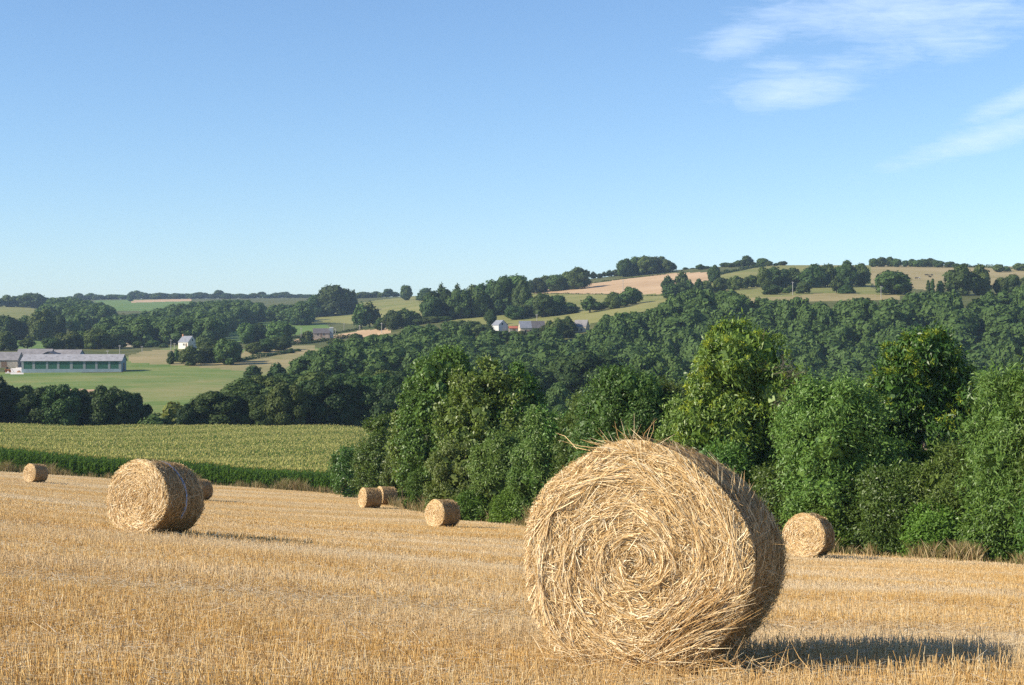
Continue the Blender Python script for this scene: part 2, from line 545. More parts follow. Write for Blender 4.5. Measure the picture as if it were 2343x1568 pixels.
PLOTS = [  # name, material, distance range, outline of the plot as it is seen from the lane
    ('concrete_yard', 'yard', (560, 640), [(8, 853), (20, 846), (38, 840), (52, 836), (54, 856), (30, 856)]),
    ('ploughed_field', 'ploughed', (400, 520), [(150, 893), (170, 890), (232, 892), (230, 903), (160, 905)]),
    ('tan_meadow', 'tan_meadow', (560, 900), [(385, 800), (470, 803), (560, 822), (660, 818), (720, 828), (620, 850), (560, 850), (430, 838), (300, 830), (290, 816), (330, 803)]),
    ('tan_meadow', 'tan_meadow', (560, 900), [(560, 803), (640, 792), (720, 790), (720, 822), (600, 826), (540, 818)]),
    ('meadow', 'meadow', (318, 860), [(-400, 1000), (-400, 835), (0, 852), (280, 853), (290, 815), (350, 803), (400, 793), (520, 798), (600, 800), (700, 790), (740, 800), (700, 850), (560, 880), (440, 960), (300, 1000)]),
    ('pasture', 'pasture', (1300, 2000), [(-400, 700), (0, 699), (60, 703), (104, 713), (100, 738), (0, 742), (-400, 742)]),
    ('green_pasture', 'lush_pasture', (700, 1450), [(30, 765), (80, 755), (142, 752), (140, 775), (110, 800), (30, 800)]),
    ('green_pasture', 'lush_pasture', (1000, 1700), [(112, 722), (165, 720), (168, 750), (120, 750)]),
    ('track', 'track', (800, 1500), [(255, 752), (272, 765), (290, 800), (308, 800), (285, 770), (262, 750)]),
    ('stubble_strip', 'wheat', (1700, 2700), [(305, 687), (440, 684), (440, 689), (300, 693)]),
    ('green_pasture', 'lush_pasture', (1700, 2700), [(215, 688), (440, 684), (440, 712), (240, 712)]),
    ('green_pasture', 'lush_pasture', (880, 1450), [(470, 790), (500, 760), (550, 742), (600, 728), (640, 729), (680, 738), (745, 742), (760, 752), (690, 764), (640, 775), (560, 782)]),
    ('wheat_field', 'wheat', (840, 1150), [(645, 780), (690, 776), (760, 768), (830, 756), (890, 752), (892, 763), (840, 770), (740, 778), (690, 786), (650, 786)]),
    ('hill_pasture', 'pasture', (1000, 1700), [(695, 712), (760, 702), (880, 685), (985, 675), (1000, 690), (960, 725), (880, 745), (700, 735)]),
    ('wheat_field', 'wheat', (900, 1290), [(1210, 669), (1300, 655), (1420, 640), (1530, 626), (1645, 622), (1640, 632), (1605, 650), (1560, 673), (1420, 673), (1225, 672)]),
    ('hill_pasture', 'pasture', (700, 1250), [(1020, 735), (1060, 712), (1150, 685), (1205, 668), (1425, 674), (1560, 672), (1560, 700), (1420, 720), (1340, 745), (1180, 745), (1080, 745)]),
    ('dry_pasture', 'dry_pasture', (740, 900), [(1690, 682), (1790, 680), (1880, 671), (2060, 676), (2060, 700), (1690, 700)]),
    ('hill_pasture', 'pasture', (780, 1290), [(1600, 655), (1660, 625), (1700, 612), (1760, 602), (1995, 600), (1990, 660), (2080, 664), (2060, 690), (1680, 690), (1600, 665)]),
    ('dry_pasture', 'dry_pasture', (740, 1290), [(1960, 600), (2200, 600), (2342, 600), (2800, 600), (2800, 655), (2342, 652), (2240, 660), (2140, 665), (2000, 655), (1985, 640)]),
]


def make_land():
    uu, yy = np.meshgrid(UF, YF)
    vv = vg(uu, yy)
    X = (uu - UC) / F * yy
    Z = zrow(vv, yy)
    P = np.stack([X, yy, Z], -1).reshape(-1, 3)
    nr, nc = uu.shape
    idx = np.arange(nr * nc).reshape(nr, nc)
    quads = np.stack([idx[:-1, :-1], idx[:-1, 1:], idx[1:, 1:], idx[1:, :-1]], -1).reshape(-1, 4)
    uc = (.25 * (uu[:-1, :-1] + uu[:-1, 1:] + uu[1:, 1:] + uu[1:, :-1])).ravel()
    yc = (.25 * (yy[:-1, :-1] + yy[:-1, 1:] + yy[1:, 1:] + yy[1:, :-1])).ravel()
    vc = vg(uc, yc)
    cls = np.full(len(uc), -1)
    for k, (nm, mt, (y0, y1), poly) in enumerate(PLOTS):
        ok = (cls < 0) & (yc > y0) & (yc < y1) & inside(poly, uc, vc)
        cls[ok] = k
    near = yc < edge_y(uc)
    corn = (~near) & (yc < 300) & (uc < 960)
    sets = {}
    for k, (nm, mt, _, _) in enumerate(PLOTS):
        sets.setdefault((nm, mt), np.zeros(len(uc), bool))
        sets[(nm, mt)] |= (cls == k)
    sets[('stubble_field', 'soil_straw')] = near
    sets[('corn_ground', 'rough_grass')] = corn
    used = near | corn | (cls >= 0)
    sets[('hillside', 'rough_grass')] = ~used
    for (nm, mt), sel in sets.items():
        q = quads[sel]
        if not len(q):
            print('EMPTY PLOT', nm)
            continue
        ids, inv = np.unique(q, return_inverse=True)
        me = np_mesh(nm, P[ids], inv.reshape(-1, 4), smooth=True)
        o = link(nm, me, M[mt])
        prop(o, kind='structure')


make_land()

# ------------------------------------------------------------------ foliage
def basis(n, r):
    """two random tangents for every normal"""
    t = unit(np.cross(n, rdirs(r, len(n))))
    return t, np.cross(n, t)


def leaves(pos, along, normal, length, width, r):
    """one folded leaf (a single bent four-sided face) per row"""
    side = unit(np.cross(along, normal))
    nn = np.cross(side, along)
    length = np.asarray(length).reshape(-1, 1)
    width = np.asarray(width).reshape(-1, 1)
    mid = pos + along * length * .45
    fold = nn * width * .25
    tip = pos + along * length - nn * length * .12
    V = np.stack([pos, mid + side * width * .5 + fold, tip, mid - side * width * .5 + fold], 1).reshape(-1, 3)
    Q = np.arange(len(V)).reshape(-1, 4)
    return V, Q, r.random(len(pos))


def clumps(pos, normal, size, r):
    """ragged leaf clumps facing NORMAL"""
    t, b = basis(normal, r)
    n = len(pos)
    V = []
    for sx, sy in ((-1, -1), (1, -1), (1, 1), (-1, 1)):
        V.append(pos + (t * sx + b * sy) * (size * r.uniform(.25, .62, n)).reshape(-1, 1) + normal * (size * r.normal(0, .16, n)).reshape(-1, 1))
    V = np.stack(V, 1).reshape(-1, 3)
    return V, np.arange(len(V)).reshape(-1, 4), r.random(n)


def lobe_points(lobes, n, r, top=.0, depth=.28, hide=.8):
    """points near the outer faces of a heap of balls: position, outward direction"""
    c = np.array([l[:3] for l in lobes])
    R = np.array([l[3] for l in lobes])
    p = R ** 2 / (R ** 2).sum()
    k = r.choice(len(R), n, p=p)
    d = rdirs(r, n)
    d[:, 2] += top
    d = unit(d)
    pts = c[k] + d * (R[k] * (1 - depth * r.random(n) ** 2)).reshape(-1, 1)
    pts[:, 2] -= 0
    keep = np.ones(n, bool)
    for i in range(len(R)):
        keep &= ~((np.linalg.norm(pts - c[i], axis=1) < hide * R[i]) & (k != i))
    return pts[keep], d[keep], k[keep]


PROFILE = {
    'oval': lambda t: np.sqrt(np.clip(1 - (2 * t - 1.0) ** 2, 0, 1)),
    'dome': lambda t: np.where(t < .45, .80 + .2 * t / .45, np.sqrt(np.clip(1 - ((t - .45) / .55) ** 2, 0, 1))),
    'cone': lambda t: np.clip(1.02 - t, 0, 1) ** .8 * np.clip(.55 + t * 3, 0, 1),
    'egg': lambda t: np.clip(np.sin(np.pi * np.clip(t, 0, 1) ** .75), 0, 1),
    'column': lambda t: np.clip(np.minimum(t * 6 + .3, (1.02 - t) * 3), 0, 1) ** .6,
    'bush': lambda t: np.sqrt(np.clip(1 - t ** 2.2, 0, 1)),
}


def auto_lobes(w, h, base, prof, n, r, rel=.26, face=False):
    """balls that fill an outline of width w between heights base and h"""
    f = PROFILE[prof]
    L_ = []
    for i in range(n):
        t = .06 + .86 * (i + r.random()) / n
        e = float(f(np.array(t))) * w / 2
        rad = w * rel * r.uniform(.65, 1.15) * (.55 + .45 * e / (w / 2))
        rad = min(rad, (h - base) * .3)
        a = (2.399 * i if not face else (0, math.pi, -1.57, .55, math.pi - .55, -2.3, -.85)[i % 7]) + r.uniform(-.35, .35)
        ro = max(0, e - rad) * r.uniform(.75, 1.12)
        L_.append((math.cos(a) * ro, math.sin(a) * ro, base + t * (h - base), rad))
    L_.append((0, 0, base + (h - base) * .5, w * .27))
    return L_


def fit(V, w, h, keep_xy=False):
    """bring a crown to its exact width and height"""
    V = V.copy()
    V[:, 2] *= h / np.percentile(V[:, 2], 99.9)
    if not keep_xy:
        ext = np.percentile(V[:, 0], 99.5) - np.percentile(V[:, 0], .5)
        V[:, :2] *= w / ext
    return V


def limbs(lobes, base_r, r, trunk_to=.45, n_limb=8, lean=0.0):
    """a tapered trunk with limbs reaching into the heap"""
    mb = MB()
    zt = max(l[2] for l in lobes) * .8
    tp = [(0, 0, -.4), (lean * .2, 0, zt * .25), (lean * .6, .02, zt * .6), (lean, 0, zt)]
    mb.tube(tp, [base_r * 1.25, base_r, base_r * .65, base_r * .2], 8)
    for l in sorted(lobes, key=lambda q: -q[3])[:n_limb]:
        z0 = min(max(l[2] * trunk_to, .3), zt * .8)
        s = Vector((lean * z0 / zt, 0, z0))
        e = Vector(l[:3])
        m1 = s.lerp(e, .5) + Vector((0, 0, .08 * (e - s).length))
        mb.tube([s, m1, e, e + (e - m1) * .5], [base_r * .5, base_r * .32, base_r * .18, base_r * .05], 6)
    return mb


def near_tree(name, u, y, v_top, wpx, prof, leafmat, label, cat='tree', leaf=(.17, .065), nspray=2600, per=6, base=.04, droop=.35,
              lobes=None, nl=16, rel=.24, group=None, seed=None, bark='bark', spread=.16, up=.25, fill=1.0, trunk_r=None, tuft=None, lean=0.0, bough=.42):
    """a tree close enough to show its leaves; its top reaches row v_top"""
    r = np.random.default_rng(seed if seed is not None else int(u * 7 + y))
    y = y + (1.8 if u < 1500 else 2.4)
    leaf = (leaf[0] * 1.35, leaf[1] * 1.4)
    nspray = int(nspray * .8)
    spread = spread * 1.2
    b = gpt(u, y)
    h = float(zrow(v_top, y)) - b.z
    w = wpx / F * y
    root = prop(empty(name, b), label, cat, group)
    lb = lobes(w, h, r) if lobes else auto_lobes(w, h, base * h, prof, nl, r, rel, True)
    # boughs first, then the sprays of each bough: the crown breaks up into lit heads and dark gaps
    nb = nspray // 17
    cp, cd, k = lobe_points(lb, int(nb * 1.7), r, .12, .16)
    cp, cd = cp[:nb], cd[:nb]
    j = r.integers(len(cp), size=nspray)
    d = unit(cd[j] + rdirs(r, nspray) * .75)
    pts = cp[j] + d * (np.array([1.15, 1.15, .75]) * bough * r.uniform(.35, 1.0, nspray).reshape(-1, 1))
    n = len(pts)
    P_ = np.repeat(pts, per, 0) + r.normal(0, spread, (n * per, 3))
    D_ = np.repeat(d, per, 0)
    al = unit(D_ * .55 + rdirs(r, n * per) * .85 + np.array([0, 0, -droop]))
    nm = unit(D_ * .7 + rdirs(r, n * per) * .5 + np.array([-.1, -.1, up]))
    ln = leaf[0] * r.uniform(.65, 1.25, n * per)
    g = [leaves(P_, al, nm, ln, ln * leaf[1] / leaf[0], r)]
    nf = int(nspray * .9 * fill)
    fp, fd, _ = lobe_points([(x, yy, z, q * .80) for x, yy, z, q in lb], int(nf * 1.3), r, 0, .5, .6)
    g.append(clumps(fp, unit(fd + rdirs(r, len(fp)) * .7), leaf[0] * 1.25 * r.uniform(.7, 1.3, len(fp)), r))
    V, Q, R = cat_geo(g)
    V = fit(V, w, h)
    V[:, 1] *= .72
    low = gz(V[:, 0] + b.x, np.maximum(V[:, 1] + b.y, 3)) - b.z + .03
    V[:, 2] = np.maximum(V[:, 2], low)
    link('crown', np_mesh('crown', V, Q, R), M[leafmat], root)
    limbs(lb, trunk_r or max(.05, w * .022), r, lean=lean).build('trunk', M[bark], root, True)
    if tuft:
        m = tuft
        # catkins crown the sunny upper and outer ends of the boughs
        jj = r.integers(len(cp), size=m * 3)
        td = unit(cd[jj] * .9 + rdirs(r, m * 3) * .6 + np.array([-.15, -.1, .45]))
        tp = cp[jj] + td * np.array([1.35, 1.35, 1.05]) * bough
        pr = np.clip(.1 + td[:, 2] * .8 - td[:, 0] * .3 - td[:, 1] * .3, 0.02, 1) * np.clip(.15 + tp[:, 2] / h, 0, 1)
        sel = np.argsort(-pr * r.random(len(pr)))[:m]
        tp, td = tp[sel], td[sel]
        q = 16
        P2 = np.repeat(tp, q, 0) + r.normal(0, .06, (len(tp) * q, 3))
        A2 = unit(np.repeat(td, q, 0) * .7 + rdirs(r, len(P2)) * .9 + np.array([0, 0, .25]))
        lv = leaves(P2, A2, rdirs(r, len(P2)), r.uniform(.12, .22, len(P2)), r.uniform(.04, .065, len(P2)), r)
        link('catkins', np_mesh('catkins', fit(lv[0], w, h) * np.array([1, .72, 1]), lv[1], lv[2]), M['catkin'], root)
    return root


# ---- kinds of tree for the middle and far distance, one unit wide and one unit high
KIND = {}


def make_kind(key, prof, n, size, nl, rel, base, seed, mat='wood_leaf', asp=1.0, rag=.35, top=.15):
    r = np.random.default_rng(seed)
    lb = auto_lobes(1.0, asp, base * asp, prof, nl, r, rel)
    pts, d, _ = lobe_points(lb, int(n * 1.6), r, top, .3, .78)
    pts, d = pts[:n], d[:n]
    sz = size * r.uniform(.55, 1.3, len(pts))
    out = r.random(len(pts)) < .2                       # loose sprays that fray the outline
    pts[out] += d[out] * (size * r.uniform(.2, 1.1, out.sum())).reshape(-1, 1)
    V, Q, R = clumps(pts, unit(d + rdirs(r, len(pts)) * rag), sz, r)
    V = fit(V, 1.0, 1.0)
    V[:, 2] = np.maximum(V[:, 2], 0.0)
    # leaf tone drifts over the crown, shoot by shoot
    crown = np_mesh('crown', V, Q, R)
    crown.materials.append(M[mat])
    mb = MB()
    mb.tube([(0, 0, -.06), (.005, 0, .2), (0, 0, .62)], [.045, .034, .012], 7)
    for l in lb[:5]:
        e = Vector((l[0], l[1], l[2] / asp))
        mb.tube([(0, 0, .18 + .1 * e.z), e * .6 + Vector((0, 0, .12)), e], [.02, .014, .004], 5)
    me = bpy.data.meshes.new('trunk')
    me.from_pydata([tuple(v) for v in mb.v], [], mb.f)
    me.update()
    me.materials.append(M['bark'])
    KIND[key] = (crown, me, (V, Q, R), (mb.v, mb.f))


for k_ in range(6):
    make_kind(f'round{k_}', ['oval', 'dome', 'egg', 'dome', 'oval', 'egg'][k_], 5500, .07, [11, 13, 12, 15, 9, 14][k_], [.25, .22, .24, .2, .28, .22][k_], [.10, .06, .08, .04, .12, .05][k_], 100 + k_)
for k_ in range(6):
    make_kind(f'wood{k_}', ['dome', 'oval', 'dome', 'egg', 'cone', 'bush'][k_], 6500, .062, [14, 11, 17, 15, 13, 19][k_], [.23, .26, .2, .22, .2, .19][k_], .12, 200 + k_, ['wood_leaf', 'pale_wood_leaf', 'wood_leaf', 'olive_wood_leaf', 'dark_leaf', 'wood_leaf'][k_], rag=.45)
for k_ in range(3):
    make_kind(f'mid{k_}', ['dome', 'egg', 'oval'][k_], 16000, .040, [20, 17, 22][k_], [.2, .21, .19][k_], .02, 300 + k_, rag=.5)
for k_ in range(3):
    make_kind(f'dark{k_}', ['dome', 'egg', 'oval'][k_], 14000, .042, [16, 14, 18][k_], [.21, .22, .2][k_], .01, 350 + k_, 'dark_leaf', rag=.6)
make_kind('bush0', 'bush', 2200, .11, 10, .25, .0, 401)
make_kind('bush1', 'bush', 2200, .11, 13, .22, .0, 402)
make_kind('poplar', 'column', 2200, .13, 14, .3, .03, 403, asp=3.0)
make_kind('conifer', 'cone', 2400, .10, 16, .17, .02, 404, 'dark_leaf', rag=.5)
make_kind('loose', 'egg', 1700, .10, 16, .17, .14, 405, rag=.7)

TREES = []      # every mid and far tree waits here: (root data, priority)


def far_tree(u, y, v_top, wpx, kind, label, group=None, name='broadleaf_tree', cat='tree', sink=0.0, mat=None):
    TREES.append(dict(u=u, y=y, v=v_top, w=wpx, kind=kind, label=label, group=group, name=name, cat=cat, sink=sink, wood=False, mat=mat))


def row(items, y, kinds, label, group, name='broadleaf_tree', cat='tree', dy=15):
    for i, (u, v, w) in enumerate(items):
        far_tree(u, y + ((i * 37) % 11 - 5) / 5 * dy, v, w * (1.5 if y > 2000 else 1.18), kinds[i % len(kinds)], label, group, name, cat)


RK = ['round0', 'round1', 'round2', 'round3', 'round4', 'round5']


def wood(poly, yr, step, hr, wr, label, group, kinds=('wood0', 'wood1', 'wood2', 'wood3', 'wood4', 'wood5', 'wood0', 'wood2', 'loose', 'round3'), seed=1, jit=.45, strict=False):
    r = np.random.default_rng(seed)
    y = yr[0]
    while y < yr[1]:
        half = (2500 - UC) / F * y
        x = -half * 1.05 + r.random() * step
        while x < half:
            xx, yy = x + r.normal(0, jit * step * .6), y + r.normal(0, jit * step * .6)
            h, w = r.uniform(*hr), r.uniform(*wr)
            u = UC + F * xx / yy
            z = float(gz(xx, yy))
            v = VC - F * (z + h - EYE) / yy
            vb = VC - F * (z - EYE) / yy
            if 1290 < u < 1362 and v < 757 and yy < 703:
                x += step
                continue
            if -60 < u < 2420 and inside(poly, u, v) and not any(inside(p_[3], u, .5 * v + .5 * vb) or (strict and inside(p_[3], u, .2 * v + .8 * vb)) for p_ in PLOTS):
                TREES.append(dict(u=u, y=yy, v=v, w=w / yy * F, kind=kinds[r.integers(len(kinds))], label=label, group=group,
                                  name='woodland_tree', cat='tree', sink=0, wood=True, mat=None, base=VC - F * (z - EYE) / yy))
            x += step
        y += step * .86


# woods on the slopes
wood([(1395, 712), (1440, 694), (1480, 694), (1535, 674), (1577, 663), (1640, 655), (1685, 667), (1703, 676), (1753, 674), (1778, 688), (1828, 679), (1886, 691), (1916, 675),
      (1979, 679), (2020, 692), (2050, 672), (2088, 658), (2130, 662), (2226, 672), (2266, 654), (2342, 648), (2460, 645), (2460, 880), (1240, 880), (1240, 800), (1350, 765)],
     (520, 800), 9.4, (9, 18), (7, 15.5), 'rounded broadleaf tree in the dense wood that covers the right hillside', 'trees of the dense wood on the right hillside', seed=3)
wood([(690, 806), (740, 782), (800, 770), (880, 760), (930, 745), (1000, 740), (1060, 742), (1105, 750), (1120, 761), (1250, 764), (1262, 748), (1305, 748), (1318, 762), (1350, 762), (1395, 715), (1400, 880), (900, 880), (655, 868)],
     (520, 860), 9.6, (9, 15), (8, 14), 'rounded broadleaf tree in the wood below the farmhouses', 'trees of the wood below the farmhouses', seed=4)
wood([(240, 728), (262, 720), (320, 715), (380, 702), (430, 690), (500, 686), (560, 686), (620, 694), (690, 688), (722, 690), (720, 708), (640, 714), (600, 726), (540, 732), (515, 742), (485, 762),
      (450, 775), (400, 785), (360, 792), (310, 792), (296, 775), (275, 755), (240, 745)],
     (860, 1900), 16, (11, 17), (12, 18), 'tree of the wooded side valley behind the white house', 'trees of the wooded valley behind the white house', seed=5, strict=True)
wood([(120, 682), (170, 680), (240, 694), (262, 715), (258, 740), (215, 752), (170, 722), (110, 712), (100, 695)],
     (1150, 1800), 18, (15, 20), (15, 20), 'tree of the small dark wood beside the far left pasture', 'trees of the dark wood beside the left pasture', seed=6)

# skyline on the right
row([(1998, 591, 18), (2015, 589, 22), (2035, 588, 24), (2050, 592, 22), (2070, 596, 12), (2086, 593, 22), (2099, 595, 18), (2113, 593, 20), (2128, 591, 24), (2146, 596, 22), (2171, 599, 22), (2188, 603, 16), (2206, 603, 14)],
    1190, ['round0', 'round4', 'round2'], 'round topped tree in the long skyline row above the dry pasture', 'skyline row above the dry pasture')
row([(2284, 605, 20), (2301, 611, 18), (2334, 602, 26)], 1130, ['round4', 'bush0', 'round1'], 'small dark tree on the ridge at the far right of the skyline', 'ridge trees at the far right')
row([(1602, 605, 18), (1617, 609, 16), (1658, 601, 20), (1673, 602, 20), (1688, 596, 20), (1723, 600, 18), (1759, 597, 14), (1775, 602, 12), (1790, 598, 18)], 1230, ['round2', 'round5', 'round0'],
    'tree in the broken ridge line between grove and pasture', 'ridge line trees beyond the wheat field')
far_tree(1708, 1220, 585, 30, 'round2', 'tallest tree standing up from the ridge line, right of the grove')
far_tree(1744, 1230, 591, 28, 'round4', 'broad crowned tree on the ridge, right of the tallest one')
far_tree(1633, 1020, 607, 27, 'round1', 'round tree at the right corner of the pink wheat field')
row([(1428, 593, 30), (1445, 588, 34), (1462, 589, 34), (1480, 586, 36), (1498, 588, 34), (1513, 587, 30), (1526, 594, 20)], 1230, RK, 'tall tree of the dense grove on the hilltop above the wheat field', 'hilltop grove above the wheat field')
row([(1538, 601, 18), (1568, 612, 12), (1585, 615, 12)], 1260, ['loose', 'bush0', 'bush1'], 'low tree trailing off from the right end of the hilltop grove', 'low trees beside the hilltop grove')
row([(1357, 622, 16), (1372, 626, 12), (1382, 622, 12), (1394, 618, 16), (1408, 617, 16)], 1260, ['loose', 'poplar', 'loose'], 'thin pale tree in the open row left of the hilltop grove', 'thin trees left of the hilltop grove')
far_tree(1528, 985, 631, 30, 'loose', 'open crowned tree at the edge of the wheat field, left of a pair')
far_tree(1560, 985, 621, 32, 'loose', 'open crowned tree at the edge of the wheat field, right of a pair')
row([(1535, 648, 40), (1557, 646, 30), (1577, 641, 26), (1598, 638, 22), (1614, 642, 30)], 880, ['bush0', 'round3', 'bush1', 'round5'], 'bushy tree in the hedge below the wheat field', 'hedge below the wheat field')
row([(1640, 637, 16), (1650, 635, 20), (1668, 635, 18), (1685, 631, 22), (1703, 634, 18), (1722, 630, 24)], 900, ['round1', 'round3'], 'small round tree in the field hedge right of the wheat', 'field hedge right of the wheat')
row([(1748, 611, 30), (1780, 611, 42), (1813, 613, 40)], 905, RK, 'large tree in the left half of the hedgerow across the upper pasture', 'hedgerow of the upper pasture, left half')
row([(1863, 605, 50), (1893, 605, 30), (1916, 610, 28), (1938, 596, 38), (1969, 603, 38)], 905, RK[2:], 'large tree in the right half of the hedgerow across the upper pasture', 'hedgerow of the upper pasture, right half')
row([(1763, 652, 32), (1798, 660, 15), (1811, 652, 18), (1838, 645, 28), (1780, 655, 20)], 830, ['round1', 'bush0', 'round5', 'round3'], 'low tree standing in the lower pasture near the utility poles', 'low trees in the lower pasture')
far_tree(1913, 815, 632, 26, 'loose', 'slim pale tree with a bare stem in the lower pasture')
far_tree(1936, 810, 651, 34, 'bush1', 'low dark bush beside the slim pale tree')
far_tree(2043, 790, 620, 78, 'round3', 'big dome shaped tree alone in the pasture above the wood')
far_tree(2198, 770, 606, 70, 'round2', 'pale bushy poplar above the wood, left of two')
far_tree(2241, 775, 605, 50, 'round5', 'pale bushy poplar above the wood, right of two')
row([(2123, 641, 9), (2133, 638, 9)], 765, ['poplar'], 'thin upright poplar rising from the upper edge of the wood', 'pair of thin poplars')
far_tree(2151, 765, 643, 20, 'poplar', 'thicker upright poplar left of the pale bushy poplars', name='poplar_tree')
row([(2289, 635, 28), (2315, 628, 30), (2341, 634, 26)], 790, ['round0', 'round3', 'round1'], 'rounded tree at the right end of the upper wood edge', 'trees at the right end of the wood edge')
# belt on the middle ridge
row([(985, 676, 44), (1003, 660, 56), (1030, 668, 44), (1052, 662, 44), (1066, 664, 36), (1082, 652, 44), (1096, 660, 40), (1113, 642, 44), (1131, 644, 44), (1149, 632, 48), (1174, 630, 60), (1194, 641, 40)],
    900, RK, 'tall tree of the dark belt that climbs the middle ridge', 'dark tree belt on the middle ridge')
far_tree(1009, 930, 650, 22, 'conifer', 'pointed conifer rising out of the dark belt, left', name='conifer_tree')
far_tree(1046, 930, 652, 26, 'conifer', 'pointed conifer rising out of the dark belt, right', name='conifer_tree')
row([(1211, 641, 18), (1229, 636, 34), (1251, 631, 38), (1274, 629, 42), (1297, 622, 42)], 1130, RK[1:], 'tree on the skyline between the dark belt and the broad ridge oak', 'skyline trees above the pasture')
far_tree(1324, 1110, 612, 52, 'round3', 'broad oak at the upper end of the skyline trees above the pasture')
row([(1179, 699, 40), (1194, 694, 36), (1219, 682, 40), (1244, 672, 42), (1271, 676, 42), (1299, 692, 42), (1304, 707, 32), (1199, 718, 36), (1234, 715, 40), (1262, 703, 40), (1172, 715, 30)], 850, RK, 'tree of the copse in the pasture above the farmhouses', 'copse above the farmhouses')
row([(1349, 677, 36), (1369, 692, 26), (1384, 690, 26), (1402, 668, 32), (1425, 672, 30), (1444, 657, 42)], 840, ['loose', 'round1', 'round5', 'round2', 'round3', 'round0'], 'tree in the line right of the copse in the pasture', 'tree line right of the copse')
far_tree(1121, 800, 708, 28, 'round2', 'single tree in the pasture just left of the white gabled house')
row([(1268, 728, 34), (1290, 735, 40), (1298, 724, 28)], 690, ['round1', 'round3', 'round2'], 'tree between the long farm roof and the right farmhouse', 'trees between the farmhouses')
row([(1105, 742, 40), (1080, 735, 40), (1055, 733, 40), (1030, 735, 40)], 745, RK[3:], 'tree at the wood edge left of the white gabled house', 'wood edge left of the gabled house')
row([(1122, 754, 34), (1148, 757, 32), (1168, 757, 30), (1192, 757, 30), (1216, 759, 30), (1240, 750, 36), (1256, 742, 34)], 697, ['wood0', 'wood2', 'round1', 'wood3'], 'tree top that half hides the farmhouses from below', 'trees just below the farmhouses', dy=4)
# central hill
row([(722, 680, 42), (735, 668, 44), (752, 678, 34), (762, 653, 60), (785, 660, 40)], 1300, RK, 'tree of the tall clump on the crest of the central hill', 'tall clump on the central crest')
far_tree(807, 1310, 666, 26, 'conifer', 'dark conifer at the right end of the central clump', name='conifer_tree')
row([(830, 668, 30), (845, 670, 24), (860, 667, 26), (875, 670, 20), (888, 661, 20), (903, 668, 22), (818, 672, 22)], 1800, RK, 'tree on the far skyline behind the central pasture', 'far skyline behind the central pasture')
far_tree(929, 1480, 653, 26, 'round4', 'solitary round tree standing on the crest of the central pasture')
far_tree(973, 1420, 659, 40, 'bush0', 'low dome of trees on the crest right of the solitary one')
far_tree(826, 960, 693, 40, 'loose', 'tall pale poplar above the pink strip, left of two')
far_tree(846, 965, 691, 42, 'loose', 'tall pale poplar above the pink strip, right of two')
row([(898, 710, 40), (920, 706, 32), (940, 712, 46), (988, 724, 34), (1013, 724, 36), (870, 727, 24), (960, 730, 30)], 880, RK, 'tree in the row at the right end of the pink strip', 'row at the right end of the pink strip')
far_tree(682, 1150, 698, 42, 'round1', 'round tree at the top corner of the bright green field')
row([(620, 708, 26), (640, 711, 28), (660, 713, 28), (700, 722, 26), (600, 712, 28)], 1290, ['bush0', 'bush1'], 'bush in the hedge along the top of the bright green field', 'hedge of the bright green field', 'hedge_bush', 'bush')
row([(564, 738, 32), (579, 742, 46), (592, 740, 40)], 860, RK, 'tree of the left clump in the bright green field', 'left clump in the green field')
row([(640, 735, 52), (617, 750, 28), (630, 743, 30)], 860, ['round3', 'round1', 'round2'], 'tree of the right clump in the bright green field', 'right clump in the green field')
row([(582, 783, 36), (609, 775, 38), (640, 771, 42)], 720, ['round0', 'round2', 'round4'], 'dark tree on the bank of three below the green field', 'three trees on the bank')
row([(665, 797, 14), (681, 798, 14)], 720, ['bush0'], 'small bush at the right end of the bank', 'bushes at the end of the bank', 'hedge_bush', 'bush')
row([(435, 792, 42), (461, 800, 24), (487, 780, 50), (519, 775, 46), (533, 778, 34)], 655, ['round2', 'bush1', 'round3', 'round1', 'round0'], 'dark tree in the row in front of the white house', 'dark row in front of the white house')
row([(391, 803, 16), (404, 799, 15)], 665, ['bush0', 'bush1'], 'small bush in the meadow left of the dark row', 'small bushes in the meadow', 'hedge_bush', 'bush')
far_tree(703, 845, 757, 30, 'bush0', 'dark rounded bush standing in the pink strip', name='hedge_bush', cat='bush')
row([(770, 775, 34), (815, 763, 26), (850, 766, 24)], 800, ['bush1', 'round1'], 'tree standing against the pink strip from below', 'trees below the pink strip')
far_tree(579, 545, 836, 44, 'bush0', 'grey green bush in the tan corner of the meadow', name='hedge_bush', cat='bush')
far_tree(635, 548, 831, 46, 'bush1', 'dark bush at the wood corner beside the meadow', name='hedge_bush', cat='bush')
# far left
row([(-5, 683, 30), (22, 675, 30), (48, 676, 36), (73, 671, 46), (100, 680, 34), (120, 681, 34)], 1750, RK, 'tree of the dark wood on the skyline at far left', 'skyline wood at far left')
row([(179, 671, 14), (190, 676, 14), (208, 671, 22), (226, 675, 20), (261, 674, 26), (247, 676, 16), (284, 675, 22), (302, 667, 12), (313, 665, 22), (327, 670, 18), (345, 672, 18), (358, 671, 20), (371, 670, 22), (386, 672, 20), (401, 671, 22), (414, 672, 16), (426, 672, 18), (440, 672, 18), (456, 669, 26), (475, 673, 20), (489, 672, 14), (501, 664, 15), (518, 671, 18), (532, 673, 18), (548, 672, 18), (562, 674, 18), (580, 671, 20), (598, 668, 14), (612, 674, 20), (632, 670, 24), (650, 668, 20), (668, 673, 20), (686, 673, 20), (704, 674, 22), (146, 680, 20), (160, 678, 18)],
    2500, RK, 'small tree in the long tree line along the far left skyline', 'tree line along the far left skyline', dy=60)
far_tree(298, 2250, 677, 14, 'round4', 'solitary tree in the small field below the far skyline')
